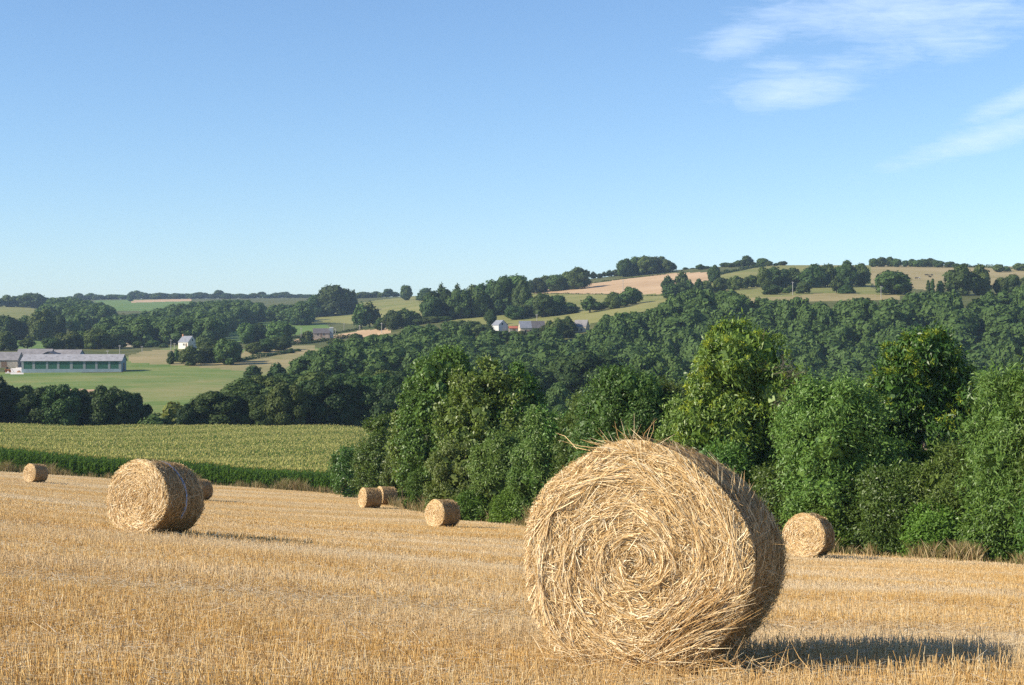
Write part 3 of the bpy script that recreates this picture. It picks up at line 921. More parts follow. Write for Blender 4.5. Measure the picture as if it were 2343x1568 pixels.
row([(95, 709, 50), (33, 728, 54), (60, 722, 46), (8, 722, 40), (133, 721, 30), (112, 728, 40)], 960, RK, 'tree in the clump below the far left pasture', 'clump below the far left pasture')
far_tree(178, 965, 717, 30, 'round2', 'narrow tree at the edge of the small bright field, far left')
row([(8, 758, 44), (28, 775, 24), (63, 772, 32)], 770, ['round3', 'bush0', 'loose'], 'tree behind the old farm roofs at left', 'trees behind the old farm roofs')
row([(120, 772, 38), (155, 758, 46), (186, 757, 42), (223, 752, 50), (251, 765, 42), (275, 778, 24), (212, 790, 26)], 770, RK, 'tree in the dark row behind the long barn', 'dark row behind the long barn')
row([(318, 780, 22), (338, 785, 20), (352, 778, 22), (375, 786, 18)], 790, ['round1', 'bush0'], 'tree beside the lane left of the white house', 'trees beside the lane')
row([(467, 770, 30), (456, 780, 20)], 760, ['round1', 'bush0'], 'tree against the right wall of the white house', 'trees beside the white house')

# middle distance: behind the corn and in the valley bottom
row([(-40, 850, 110), (-5, 862, 90), (38, 884, 90), (80, 888, 84), (110, 885, 70)], 322, ['dark0', 'dark1', 'dark2'], 'nearly black tree in the hedge at the back of the corn, left end', 'dark hedge behind the corn, left end', dy=5)
row([(142, 880, 80), (180, 893, 80), (212, 897, 70), (250, 884, 76), (285, 897, 66), (312, 900, 60)], 322, ['dark2', 'dark0', 'dark1'], 'dark tree in the hedge at the back of the corn, before the barn meadow', 'dark hedge behind the corn, before the meadow', dy=5)
far_tree(398, 318, 920, 70, 'bush0', 'yellowing bush behind the corn', name='yellow_bush', cat='bush', mat='yellow_leaf')
row([(350, 950, 60), (375, 955, 50), (428, 925, 50)], 314, ['bush1', 'bush0', 'dark1'], 'low green bush beside the yellowing bush behind the corn', 'low bushes behind the corn', 'hedge_bush', 'bush', dy=3)
row([(490, 896, 110), (455, 918, 70), (545, 905, 90)], 326, ['mid0', 'mid1', 'mid2'], 'broad green tree at the left end of the wood behind the corn', 'left end of the wood behind the corn', dy=4)
row([(560, 866, 120), (610, 860, 110), (665, 856, 110), (720, 852, 120), (775, 856, 110), (825, 852, 110), (880, 848, 120), (930, 850, 110)], 372, ['mid1', 'mid2', 'mid0'], 'tree in the back of the wood behind the corn', 'back of the wood behind the corn', dy=10)
row([(590, 892, 96), (646, 880, 100), (700, 872, 110), (752, 866, 104), (806, 864, 104), (856, 856, 100), (905, 862, 96), (950, 866, 90)], 330, ['dark0', 'mid0', 'dark1', 'dark2'], 'tree in the front of the wood behind the corn', 'front of the wood behind the corn', dy=4)
row([(655, 877, 84), (600, 905, 80)], 322, ['mid2', 'mid1'], 'pale rounded tree standing forward of the wood behind the corn', 'pale trees forward of the wood', dy=2)
row([(1210, 838, 100), (1250, 850, 96), (1290, 816, 110), (1345, 806, 130), (1400, 838, 100), (1190, 860, 90)], 420, ['mid0', 'mid2', 'mid1'], 'big rounded tree in the valley bottom beyond the field hedge, left group', 'valley trees beyond the field hedge, left group', dy=14)
row([(1440, 845, 90), (1478, 806, 90), (1512, 808, 100), (1550, 836, 90), (1590, 850, 90), (1640, 850, 90)], 430, ['mid1', 'mid0', 'mid2'], 'big rounded tree in the valley bottom beyond the field hedge, right group', 'valley trees beyond the field hedge, right group', dy=14)
row([(1850, 850, 90), (1905, 845, 90), (1960, 850, 90), (2260, 850, 90), (2320, 845, 90)], 440, ['mid1', 'mid0', 'mid2'], 'tree glimpsed low in the valley between the chestnut crowns', 'valley trees between the chestnuts', dy=14)
far_tree(1278, 372, 876, 84, 'mid1', 'pale grey green willow in the gap of the field hedge', mat='willow_leaf')


def plant_trees():
    def weight(t):
        return t['w'] * t['w'] * (.25 if t['wood'] else 4)
    for t in TREES:
        if not t['wood']:
            t['w2'] = 1e9
        else:
            t['w2'] = t['w'] - max(0, t['v'] - 820) * .6
    order = sorted(range(len(TREES)), key=lambda i: -TREES[i]['w2'])
    indiv = set(order[:292])
    r = np.random.default_rng(99)
    rest = []
    mats = {}
    for i, t in enumerate(TREES):
        b = gpt(t['u'], t['y'])
        h = float(zrow(t['v'], t['y'])) - b.z
        w = t['w'] / F * t['y']
        h = max(h, .8)
        crown, trunk, geo, tg = KIND[t['kind']]
        a = r.uniform(0, 6.28)
        if i not in indiv:
            rest.append((b, w, h, a, geo))
            continue
        if t['wood']:
            o = bpy.data.objects.new(t['name'], crown)
            C.objects.link(o)
            root = o
        else:
            root = empty(t['name'], b)
            if t['mat']:
                key = (t['kind'], t['mat'])
                if key not in mats:
                    mats[key] = crown.copy()
                    mats[key].materials.clear()
                    mats[key].materials.append(M[t['mat']])
                crown = mats[key]
            for nm, me in (('crown', crown), ('trunk', trunk)):
                c = bpy.data.objects.new(nm, me)
                C.objects.link(c)
                c.parent = root
        root.location = b
        root.rotation_euler = (0, 0, a)
        root.scale = (w, w, h)
        prop(root, t['label'], t['cat'], t['group'])
    if rest:
        G = []
        for b, w, h, a, (V, Q, R) in rest:
            s = r.random(len(Q)) < .5
            ca, sa = math.cos(a), math.sin(a)
            V4 = V.reshape(-1, 4, 3)[s]
            V4 = (V4 - V4.mean(1, keepdims=True)) * 1.25 + V4.mean(1, keepdims=True)
            Vn = V4.reshape(-1, 3)
            P = np.stack([(Vn[:, 0] * ca - Vn[:, 1] * sa) * w + b.x, (Vn[:, 0] * sa + Vn[:, 1] * ca) * w + b.y, Vn[:, 2] * h + b.z], 1)
            tone = r.uniform(0, .75)
            G.append((P, np.arange(len(P)).reshape(-1, 4), tone * .8 + .3 * R[s]))
        V, Q, R = cat_geo(G)
        o = link('woodland', np_mesh('woodland', V, Q, R), M['wood_leaf'])
        prop(o, 'smaller half hidden trees that fill the gaps of the hillside woods', 'woodland', kind='stuff')
    print('trees', len(TREES), 'as stuff', len(rest))


plant_trees()

# ------------------------------------------------------------------ hedge along the stubble field
def chestnut_lobes(w, h, r):
    """broad upper dome, hollow on the right where the dead limbs show"""
    P = [(-.05, .90, .20), (-.20, .84, .17), (.12, .86, .18), (-.30, .70, .18), (-.06, .72, .24), (.20, .70, .17), (-.38, .54, .17), (-.16, .54, .22), (.08, .56, .18), (-.30, .38, .2), (-.05, .36, .22), (.14, .38, .16), (-.2, .2, .22), (.1, .18, .2), (.44, .72, .09), (.36, .60, .09), (.44, .50, .10), (.36, .38, .13), (.3, .2, .14), (-.36, .16, .16), (-.42, .3, .13)]
    return [(x * w, r.uniform(-.22, .22) * w, z * h, q * w) for x, z, q in P]


def chestnut_lobes_b(w, h, r):
    P = [(-.02, .91, .16), (-.2, .86, .14), (.16, .85, .15), (-.3, .74, .13), (-.06, .74, .2), (.18, .72, .18), (.3, .64, .13), (-.34, .58, .14), (-.12, .55, .17), (.14, .54, .2), (.34, .46, .13), (-.34, .42, .13), (-.1, .38, .2), (.16, .36, .2), (.0, .2, .24), (-.25, .22, .18), (.25, .2, .2), (.42, .6, .07), (.4, .72, .06), (-.42, .66, .06)]
    return [(x * w, r.uniform(-.22, .22) * w, z * h, q * w) for x, z, q in P]


HG = 'trees and shrubs of the field hedge'
near_tree('hedge_shrub', 790, 133, 1018, 66, 'egg', 'glossy_leaf', 'small loose shrub at the left end of the field hedge', 'shrub', nspray=1100, nl=9, group=None)
near_tree('hedge_shrub', 862, 128, 948, 112, 'cone', 'glossy_leaf', 'pointed dark shrub second from the left end of the field hedge', 'shrub', nspray=2600, nl=16, rel=.2)
near_tree('hedge_shrub', 922, 121, 1000, 96, 'egg', 'glossy_leaf', 'rounded shrub just right of the pointed shrub in the hedge', 'shrub', nspray=2200, nl=13)
near_tree('hedge_shrub', 965, 111, 1035, 70, 'bush', 'bright_leaf', 'low yellowish green shrub above the two close bales', 'shrub', nspray=1500, nl=10, spread=.14)
near_tree('broadleaf_tree', 1005, 112, 795, 190, 'dome', 'glossy_leaf', 'tall dark broadleaf tree, highest of the left half of the field hedge', nspray=6500, nl=22, rel=.19, leaf=(.20, .10), base=.10)
near_tree('broadleaf_tree', 1120, 103, 824, 230, 'dome', 'glossy_leaf', 'broad dark tree leaning on the tallest one, wide round top', nspray=7500, nl=24, rel=.18, leaf=(.20, .10), base=.06)
near_tree('broadleaf_tree', 920, 114, 930, 60, 'egg', 'glossy_leaf', 'leafy bough of foliage standing out at the left of the tall dark tree', nspray=1500, nl=8, leaf=(.20, .10), base=.2, trunk_r=.03)
near_tree('broadleaf_tree', 1190, 103, 834, 150, 'dome', 'glossy_leaf', 'round crowned tree at the right shoulder of the broad dark tree', nspray=5200, nl=18, leaf=(.2, .1))
near_tree('hedge_shrub', 1050, 98, 1010, 150, 'dome', 'willow_leaf', 'grey green shrub under the tall dark tree', 'shrub', nspray=3400, leaf=(.19, .055))
near_tree('hedge_shrub', 1150, 92, 985, 150, 'dome', 'willow_leaf', 'grey green shrub under the broad dark tree', 'shrub', nspray=3600, leaf=(.19, .055))
near_tree('hedge_shrub', 1238, 87, 932, 140, 'egg', 'willow_leaf', 'upright pale shrub below the gap in the hedge', 'shrub', nspray=3800, leaf=(.18, .05))
near_tree('hedge_shrub', 1085, 92, 1122, 130, 'bush', 'bright_leaf', 'bright green bramble heap at the hedge foot, left of the large bale', 'shrub', nspray=2600, nl=12, spread=.12, droop=.2)
near_tree('hedge_shrub', 1180, 88, 1110, 120, 'bush', 'bright_leaf', 'bright green bramble heap touching the outline of the large bale', 'shrub', nspray=2600, nl=12, spread=.12, droop=.2)
near_tree('broadleaf_tree', 1335, 83, 900, 150, 'egg', 'willow_leaf', 'medium pale topped tree left of the round one behind the large bale', nspray=4600, leaf=(.18, .06))
near_tree('hedge_shrub', 1275, 87, 935, 130, 'dome', 'glossy_leaf', 'dark rounded shrub filling the dip of the hedge left of the large bale', 'shrub', nspray=4000, nl=16)
near_tree('broadleaf_tree', 1520, 78, 868, 130, 'dome', 'willow_leaf', 'pale crowned tree close against the left flank of the tall chestnut', nspray=4600, nl=16, leaf=(.17, .055))
near_tree('broadleaf_tree', 1440, 78, 838, 250, 'dome', 'willow_leaf', 'round pale topped tree rising behind the large bale', nspray=8500, nl=24, rel=.19, leaf=(.17, .055))
near_tree('broadleaf_tree', 1555, 74, 905, 130, 'egg', 'glossy_leaf', 'slender dark tree between the round tree and the chestnut', nspray=3600, leaf=(.18, .06))
near_tree('chestnut_tree', 1708, 69, 733, 305, 'dome', 'chestnut_leaf', 'tall chestnut with yellow catkins and bare dead branches on its right', nspray=9000, leaf=(.22, .062), lobes=chestnut_lobes, tuft=460, droop=.55, trunk_r=.22, seed=31, bough=.5)
near_tree('hedge_shrub', 1905, 63, 862, 270, 'dome', 'willow_leaf', 'bushy pale green tree filling the space between the two chestnuts', 'shrub', nspray=9500, nl=26, rel=.17, leaf=(.15, .045), up=.4)
near_tree('chestnut_tree', 2118, 66, 753, 268, 'dome', 'chestnut_leaf', 'open crowned chestnut with yellow catkins, the right one of two', nspray=8000, leaf=(.22, .062), lobes=chestnut_lobes_b, tuft=420, droop=.55, trunk_r=.2, seed=32, bough=.48, bark='pale_bark')
near_tree('willow_tree', 2325, 58, 838, 250, 'dome', 'willow_leaf', 'feathery grey willow at the right end of the hedge', nspray=9000, nl=24, rel=.18, leaf=(.19, .04))
near_tree('willow_tree', 2460, 56, 770, 230, 'dome', 'willow_leaf', 'tall willow cut by the right border, behind the feathery one', nspray=5000, leaf=(.19, .04))
near_tree('hedge_shrub', 1640, 66, 1010, 170, 'dome', 'glossy_leaf', 'dark shrub at the chestnut foot, just above the large bale', 'shrub', nspray=4200, leaf=(.15, .05))
near_tree('hedge_shrub', 1780, 64, 1060, 190, 'dome', 'glossy_leaf', 'dense dark shrub left of the round bale under the hedge', 'shrub', nspray=5200, leaf=(.15, .055))
near_tree('hedge_shrub', 1900, 62, 1110, 180, 'bush', 'bright_leaf', 'bright green bramble heap directly behind the bale under the hedge', 'shrub', nspray=4600, nl=14, leaf=(.13, .06), spread=.12, droop=.2)
near_tree('hedge_shrub', 2040, 61, 1060, 200, 'dome', 'glossy_leaf', 'wide dark shrub at the foot of the open crowned chestnut', 'shrub', nspray=5600, leaf=(.15, .05))
near_tree('hedge_shrub', 2180, 60, 1010, 190, 'dome', 'willow_leaf', 'grey leaved shrub between the open chestnut and the feathery willow', 'shrub', nspray=5200, leaf=(.18, .045))
near_tree('hedge_shrub', 2300, 58, 1090, 200, 'dome', 'glossy_leaf', 'dark shrub in front of the feathery willow by the right border', 'shrub', nspray=5200, leaf=(.15, .05))
near_tree('hedge_shrub', 2140, 59, 1150, 150, 'bush', 'bright_leaf', 'low green shrub at the field border right of the far bale', 'shrub', nspray=3000, nl=12, leaf=(.13, .06), spread=.12)
near_tree('hedge_shrub', 2420, 56, 1050, 180, 'dome', 'glossy_leaf', 'dark shrub at the very end of the hedge, cut by the border', 'shrub', nspray=3000, leaf=(.15, .05))


def dead_branches(u0, y, u1, seed, n=9):
    """the bare grey limbs of the tall chestnut"""
    r = random.Random(seed)
    mb = MB()
    def grow(p, d, ln, rad, depth):
        q = p + d * ln
        m = p + d * ln * .5 + Vector((r.uniform(-1, 1), r.uniform(-1, 1), r.uniform(-1, 1))) * ln * .1
        mb.tube([p, m, q], [rad, rad * .8, rad * .55], 5, False)
        if depth == 0:
            return
        for _ in range(r.choice((2, 3, 3))):
            dd = (d + Vector((r.uniform(-1, 1), r.uniform(-.8, .5), r.uniform(-.55, .75))) * .8).normalized()
            grow(p + (q - p) * r.uniform(.45, 1), dd, ln * r.uniform(.5, .8), rad * .55, depth - 1)
    for (ua, va, ub, vb) in ((1762, 900, 1832, 872), (1758, 930, 1826, 915), (1762, 880, 1800, 830), (1765, 920, 1812, 950), (1755, 865, 1792, 850), (1770, 890, 1850, 850), (1765, 910, 1840, 930), (1760, 940, 1800, 975)):
        a = Vector(((ua - UC) / F * y, y + 2.0, zrow(va, y + 2.0)))
        b = Vector(((ub - UC) / F * y, y + .7, zrow(vb, y + .7)))
        grow(a, (b - a).normalized(), (b - a).length * .5, .022, 4)
    return mb


_ch = [o for o in C.objects if o.name.startswith('chestnut_tree')][0]
_db = dead_branches(1770, 69, 1840, 5).build('dead_branch', M['dead_wood'], _ch)
_db.location = -_ch.location

# ------------------------------------------------------------------ maize, dry grass
def ribbons(p0, p1, p2, w, side, r):
    """bent two-face blades"""
    w = np.asarray(w).reshape(-1, 1)
    V = np.stack([p0 - side * w * .5, p0 + side * w * .5, p1 - side * w * .5, p1 + side * w * .5, p2 - side * w * .12, p2 + side * w * .12], 1).reshape(-1, 3)
    n = len(p0)
    b = (np.arange(n) * 6).reshape(-1, 1)
    Q = np.concatenate([b + np.array([[0, 1, 3, 2]]), b + np.array([[2, 3, 5, 4]])], 1).reshape(-1, 4)
    return V, Q, np.repeat(r.random(n), 2)


def make_maize():
    r = np.random.default_rng(21)
    XS, YS, FR = [], [], []
    # rows run along the stubble border
    for k in range(190):
        off = 2.2 + k * .78
        step = .21 if k < 7 else (.28 if k < 40 else .33)
        us = np.arange(-260, 960, step * F / (150 + off))
        us = us + r.normal(0, .06, len(us)) * F / 170
        ye = edge_y(np.minimum(us, 760)) + off + r.normal(0, .07, len(us))
        ok = ye < 300
        XS.append(((us - UC) / F * ye)[ok])
        YS.append(ye[ok])
        FR.append(np.full(ok.sum(), k))
    x, y, k = np.concatenate(XS), np.concatenate(YS), np.concatenate(FR)
    z = gz(x, y)
    # the stand undulates a little in height
    H = 2.25 + .18 * np.sin(x * .11 + y * .05) + .12 * np.sin(x * .31 - y * .17) + r.normal(0, .10, len(x))
    base = np.stack([x, y, z], 1)
    G = []
    for front, nl in ((True, 11), (False, 4)):
        sel = (k < 7) if front else (k >= 7)
        b, h = base[sel], H[sel]
        n = len(b)
        bb, hh = np.repeat(b, nl, 0), np.repeat(h, nl)
        t = np.tile((np.arange(nl) + .5) / nl, n)
        t = .12 + .80 * t if front else .58 + .36 * t
        a = r.uniform(0, 2 * np.pi, n * nl)
        d = np.stack([np.cos(a), np.sin(a), np.zeros_like(a)], 1)
        ln = r.uniform(.45, .8, n * nl) * (1.15 - .5 * t)
        p0 = bb + np.stack([0 * t, 0 * t, hh * t], 1)
        p1 = p0 + d * (ln * .45).reshape(-1, 1) + np.array([0, 0, 1.]) * (ln * .42).reshape(-1, 1)
        p2 = p0 + d * ln.reshape(-1, 1) + np.array([0, 0, 1.]) * (ln * r.uniform(-.25, .35, len(ln))).reshape(-1, 1)
        side = np.cross(d, np.array([0, 0, 1.]))
        g = ribbons(p0, p1, p2, np.full(len(p0), .085 if front else .12), side, r)
        if front:      # stalks
            s0 = b
            s2 = b + np.stack([r.normal(0, .05, n), r.normal(0, .05, n), h * .92], 1)
            st = ribbons(s0, (s0 + s2) / 2, s2, np.full(n, .045), np.tile([1., 0, 0], (n, 1)), r)
            G.append(st)
        G.append(g)
    V, Q, R = cat_geo(G)
    n = len(base)
    nt = 5
    bb = np.repeat(base + np.stack([0 * H, 0 * H, H * .93], 1), nt, 0)
    a = r.uniform(0, 6.28, n * nt)
    d = np.stack([np.cos(a) * .14, np.sin(a) * .14, r.uniform(.18, .34, n * nt)], 1)
    T = ribbons(bb, bb + d * .55, bb + d, np.full(n * nt, .05), np.stack([-np.sin(a), np.cos(a), 0 * a], 1), r)
    V2, Q2, R2 = T
    me = np_mesh('maize_field', np.concatenate([V, V2]), np.concatenate([Q, Q2 + len(V)]), np.concatenate([R, R2]), mat_idx=np.concatenate([np.zeros(len(Q)), np.ones(len(Q2))]))
    o = link('maize_field', me, [M['corn_leaf'], M['tassel']])
    prop(o, 'standing green maize with yellowish tassels behind the stubble', 'maize', kind='stuff')


make_maize()


def make_dry_grass():
    r = np.random.default_rng(22)
    n = 64000
    u = r.uniform(-200, 2480, n)
    ye = edge_y(u)
    patch = np.sin(u * .021) + .7 * np.sin(u * .057 + 1) + .5 * np.sin(u * .13)
    y = ye + r.normal(.1, .55, n) + np.where(u < 760, 1.0, 0)
    keep = (r.random(n) < np.clip(.45 + .35 * patch, .12, 1)) & (r.random(n) < np.where(u < 700, .8, 1))
    u, y, patch = u[keep], y[keep], patch[keep]
    x = (u - UC) / F * y
    p = np.stack([x, y, gz(x, y)], 1)
    n = len(p)
    h = r.uniform(.15, 1.0, n) ** 1.2 * np.clip(.75 + .4 * patch, .35, 1.35)
    h = np.where(u > 1300, h * .72, h)
    d = np.stack([r.normal(0, .38, n), r.normal(0, .38, n), np.ones(n)], 1)
    p2 = p + d * h.reshape(-1, 1)
    p1 = p + d * (h * .55).reshape(-1, 1) * np.array([.7, .7, 1.05])
    a = r.uniform(0, 6.28, n)
    V, Q, R = ribbons(p, p1, p2, r.uniform(.012, .032, n), np.stack([np.cos(a), np.sin(a), 0 * a], 1), r)
    o = link('dry_grass', np_mesh('dry_grass', V, Q, R), M['dry_grass'])
    prop(o, 'brown seeding grass and dock along the border of the stubble', 'grass', kind='stuff')


make_dry_grass()


# ------------------------------------------------------------------ stubble and loose straw
ROW_A = RAD(-8)


def prisms(p, tip, w, r):
    """three-sided stalks"""
    n = len(p)
    a = r.uniform(0, 6.28, n)
    V = []
    for q, s in ((p, 1.0), (tip, .85)):
        for k in range(3):
            t = a + k * 2.0944
            V.append(q + np.stack([np.cos(t), np.sin(t), 0 * t], 1) * (w * .5 * s).reshape(-1, 1))
    V = np.stack(V, 1).reshape(-1, 3)
    b = (np.arange(n) * 6).reshape(-1, 1)
    Q = np.concatenate([b + np.array([[0, 1, 4, 3]]), b + np.array([[1, 2, 5, 4]]), b + np.array([[2, 0, 3, 5]])], 1).reshape(-1, 4)
    return V, Q, np.repeat(r.random(n), 3)


def swath(x, y):
    """1 where the combine laid its straw: broad lines across the field"""
    q = y * math.cos(ROW_A) - x * math.sin(ROW_A)
    s = np.zeros_like(q)
    for c, w in ((13.6, .55), (19.5, .8), (26, 1.1), (33.5, 1.2), (43, 1.6), (54, 1.6), (66, 1.8), (79, 2), (93, 2), (108, 2), (123, 2), (138, 2)):
        s = np.maximum(s, np.exp(-((q - c - .35 * np.sin(x * .21 + c)) / w) ** 2))
    return s


def scatter(y0, y1, dens, r):
    """even scatter over the part of the field that can come into view"""
    w = lambda q: .39 * q + 3.2
    n = int(2 * w(y1) * (y1 - y0) * dens)
    y = r.uniform(y0, y1, n)
    y = y[r.random(n) < w(y) / w(y1)]
    return r.uniform(-1, 1, len(y)) * w(y), y


def make_stubble():
    r = np.random.default_rng(23)
    G = []
    for y0, y1, dens, w, hh in ((7.2, 15, 800, .0046, (.05, .135)), (15, 26, 420, .0065, (.06, .14)), (26, 48, 170, .010, (.06, .13)), (48, 152, 36, .020, (.06, .12))):
        x, y = scatter(y0, y1, dens, r)
        n = len(x)
        u = UC + F * x / y
        # drill rows
        q = y * math.cos(ROW_A) - x * math.sin(ROW_A)
        s = x * math.cos(ROW_A) + y * math.sin(ROW_A)
        sp = .14
        q2 = np.round(q / sp) * sp + r.normal(0, .028, n)
        y = q2 * math.cos(ROW_A) + s * math.sin(ROW_A)
        x = s * math.cos(ROW_A) - q2 * math.sin(ROW_A)
        sw = swath(x, y)
        ok = (y > 6.8) & (y < edge_y(u)) & (r.random(n) > sw * .65)
        x, y, sw = x[ok], y[ok], sw[ok]
        n = len(x)
        patch = .5 + .5 * np.sin(x * .9 + 1.7 * np.sin(y * .5)) * np.sin(y * .7 + x * .3)
        h = r.uniform(*hh, n) * (.75 + .35 * patch) * (1 - .45 * sw)
        long = r.random(n) < (.045 if y1 <= 15 else .02)
        h[long] *= 1.75
        p = np.stack([x, y, gz(x, y) - .01], 1)
        lean = np.where(r.random(n) < .18, .55, .16)
        d = np.stack([r.normal(0, 1, n) * lean, r.normal(0, 1, n) * lean, np.ones(n)], 1)
        tip = p + d * h.reshape(-1, 1)
        G.append(prisms(p, tip, w * r.uniform(.75, 1.35, n), r))
    V, Q, R = cat_geo(G)
    o = link('stubble', np_mesh('stubble', V, Q, R), M['stubble'])
    prop(o, 'short golden stubble of the harvested field', 'stubble', kind='stuff')
    # broken straw and chaff lying on it
    G = []
    for y0, y1, dens, w, ll in ((7.2, 16, 620, .0048, (.05, .24)), (16, 30, 160, .0065, (.05, .24)), (30, 60, 26, .011, (.08, .3)), (60, 150, 4.0, .018, (.12, .35))):
        x, y = scatter(y0, y1, dens, r)
        n = len(x)
        sw = swath(x, y)
        ok = (y < edge_y(UC + F * x / y) - .5) & (r.random(n) < .42 + .58 * sw)
        x, y, sw = x[ok], y[ok], sw[ok]
        n = len(x)
        a = r.uniform(0, 6.28, n)
        a = np.where(r.random(n) < .5, r.normal(0, .35, n) + ROW_A, a)
        ln = r.uniform(*ll, n)
        d = np.stack([np.cos(a), np.sin(a), r.normal(0, .14, n)], 1) * ln.reshape(-1, 1)
        p = np.stack([x, y, gz(x, y) + np.where(r.random(n) < .5, r.uniform(.005, .04, n), r.uniform(.03, .12, n))], 1)
        q = p + d
        q[:, 2] = np.maximum(q[:, 2], gz(q[:, 0], np.maximum(q[:, 1], 3)) + .008)
        G.append(prisms(p, q, w * r.uniform(.6, 1.2, n), r))
        # a few flat pale leaf blades
        m = n // 500 if y1 <= 16 else 1
        b0 = p[:m]
        b1 = b0 + d[:m] * .5 + np.array([0, 0, .006])
        G.append(ribbons(b0, b1, b0 + d[:m] * 1.1, w * r.uniform(1.2, 2.0, m), unit(np.cross(d[:m], rdirs(r, m))), r))
    V, Q, R = cat_geo(G)
    o = link('loose_straw', np_mesh('loose_straw', V, Q, R), M['chaff'])
    prop(o, 'broken straw and pale chaff scattered over the stubble', 'straw', kind='stuff')


make_stubble()

# ------------------------------------------------------------------ straw bales
R_B, L_B = .75, 1.22


def bale_core(lumps, n_a=110, n_l=18, amp=.016, seed=0):
    """round body: sagging cylinder, closed by two slightly domed ends"""
    r = np.random.default_rng(seed)
    ph = r.uniform(0, 6.28, 8)
    V, Q = [], []
    def rad(a, y):
        q = 1 + amp * (np.sin(3 * a + ph[0]) * .5 + np.sin(5 * a + 2.2 * y + ph[1]) * .6 + np.sin(11 * a - 3 * y + ph[2]) * .35)
        sag = -.02 * np.cos(2 * a)                 # a little wider than high
        flat = .035 * np.clip(-np.sin(a) - .72, 0, 1) / .28
        return (q + sag * .6 - flat) * R_B * .965
    for j in range(n_l + 1):
        y = -L_B / 2 + L_B * j / n_l
        for i in range(n_a):
            a = 2 * math.pi * i / n_a
            q = rad(a, y) * (1 - .035 * (abs(2 * j / n_l - 1) ** 8))
            V.append((math.cos(a) * q, y, math.sin(a) * q))
    for j in range(n_l):
        for i in range(n_a):
            Q.append((j * n_a + i, (j + 1) * n_a + i, (j + 1) * n_a + (i + 1) % n_a, j * n_a + (i + 1) % n_a))
    return np.array(V), np.array(Q), rad


def end_disc(rad, sgn, n_a=110, n_r=22, seed=0):
    r = np.random.default_rng(seed)
    V, Q = [], []
    for j in range(n_r + 1):
        t = j / n_r
        for i in range(n_a):
            a = 2 * math.pi * i / n_a
            q = rad(a, sgn * L_B / 2) * .965 * (t * .999 + .001)
            swirl = .016 * math.sin(a * 2 + t * 32) + .012 * math.sin(t * 60 + a)
            V.append((math.cos(a) * q, sgn * (L_B / 2 + .012 + swirl * (1 - t ** 8) + .025 * (1 - t * t)), math.sin(a) * q))
    for j in range(n_r):
        for i in range(n_a):
            q = (j * n_a + i, j * n_a + (i + 1) % n_a, (j + 1) * n_a + (i + 1) % n_a, (j + 1) * n_a + i)
            Q.append(q if sgn < 0 else q[::-1])
    return np.array(V), np.array(Q)


def face_straw(n, w, ll, r, sgn=-1, rel=.05, stray=.15):
    """straw wound in a spiral on one end: long bent stems and a tangle of stray ones"""
    rr = R_B * .97 * np.sqrt(r.uniform(.0015, 1, n))
    a = r.uniform(0, 6.28, n)
    # layers: strands lie in rings of different relief, so the low sun picks out the winding
    ring = np.sin(rr * 75 + a * 1.0 + 1.5 * np.sin(a * 3)) * .5 + np.sin(rr * 31 - a * 2) * .5
    clump = np.sin(a * 7 + rr * 23) * np.sin(a * 3 - rr * 41)
    h = .014 + rel * (.35 + .3 * ring + .25 * clump) * r.uniform(.3, 1.3, n)
    h = np.clip(h, .002, .12)
    ln = r.uniform(*ll, n) * np.clip(.45 + rr / R_B, .5, 1.3)
    sk = r.normal(.10, .22, n)
    st = r.random(n) < stray
    sk[st] = r.uniform(-1.5, 1.5, st.sum())
    bend = ln / np.maximum(rr, .12) * np.where(st, .15, 1.0)
    P = []
    out = r.normal(0, .035, n) + np.where(st, r.uniform(.0, .08, n), 0)
    for t in (-.5, 0, .5):
        ang = a + bend * t * np.cos(sk)
        q = rr + np.sin(sk) * ln * t
        q = np.abs(q)
        xx, zz = np.cos(ang) * q, np.sin(ang) * q
        # straight component for strays
        tx, tz = -np.sin(a + sk), np.cos(a + sk)
        xs, zs = np.cos(a) * rr + tx * ln * t, np.sin(a) * rr + tz * ln * t
        xx, zz = np.where(st, xs, xx), np.where(st, zs, zz)
        lim = np.maximum(np.hypot(xx, zz) / (R_B * 1.035), 1)
        dome = .025 * (1 - (rr / R_B) ** 2)
        P.append(np.stack([xx / lim, sgn * (L_B / 2 + h + dome + out * t), zz / lim], 1))
    d = unit(P[2] - P[0])
    side = unit(np.cross(d, np.tile([0, sgn, 0.], (n, 1)) + rdirs(r, n) * .8))
    W = (w * r.choice([.5, .7, .9, 1.25], n)).reshape(-1, 1)
    V = np.stack([P[0] - side * W * .5, P[0] + side * W * .5, P[1] - side * W * .5, P[1] + side * W * .5, P[2] - side * W * .5, P[2] + side * W * .5], 1).reshape(-1, 3)
    b = (np.arange(n) * 6).reshape(-1, 1)
    Q = np.concatenate([b + np.array([[0, 1, 3, 2]]), b + np.array([[2, 3, 5, 4]])], 1).reshape(-1, 4)
    return V, Q, np.repeat(r.random(n), 2)


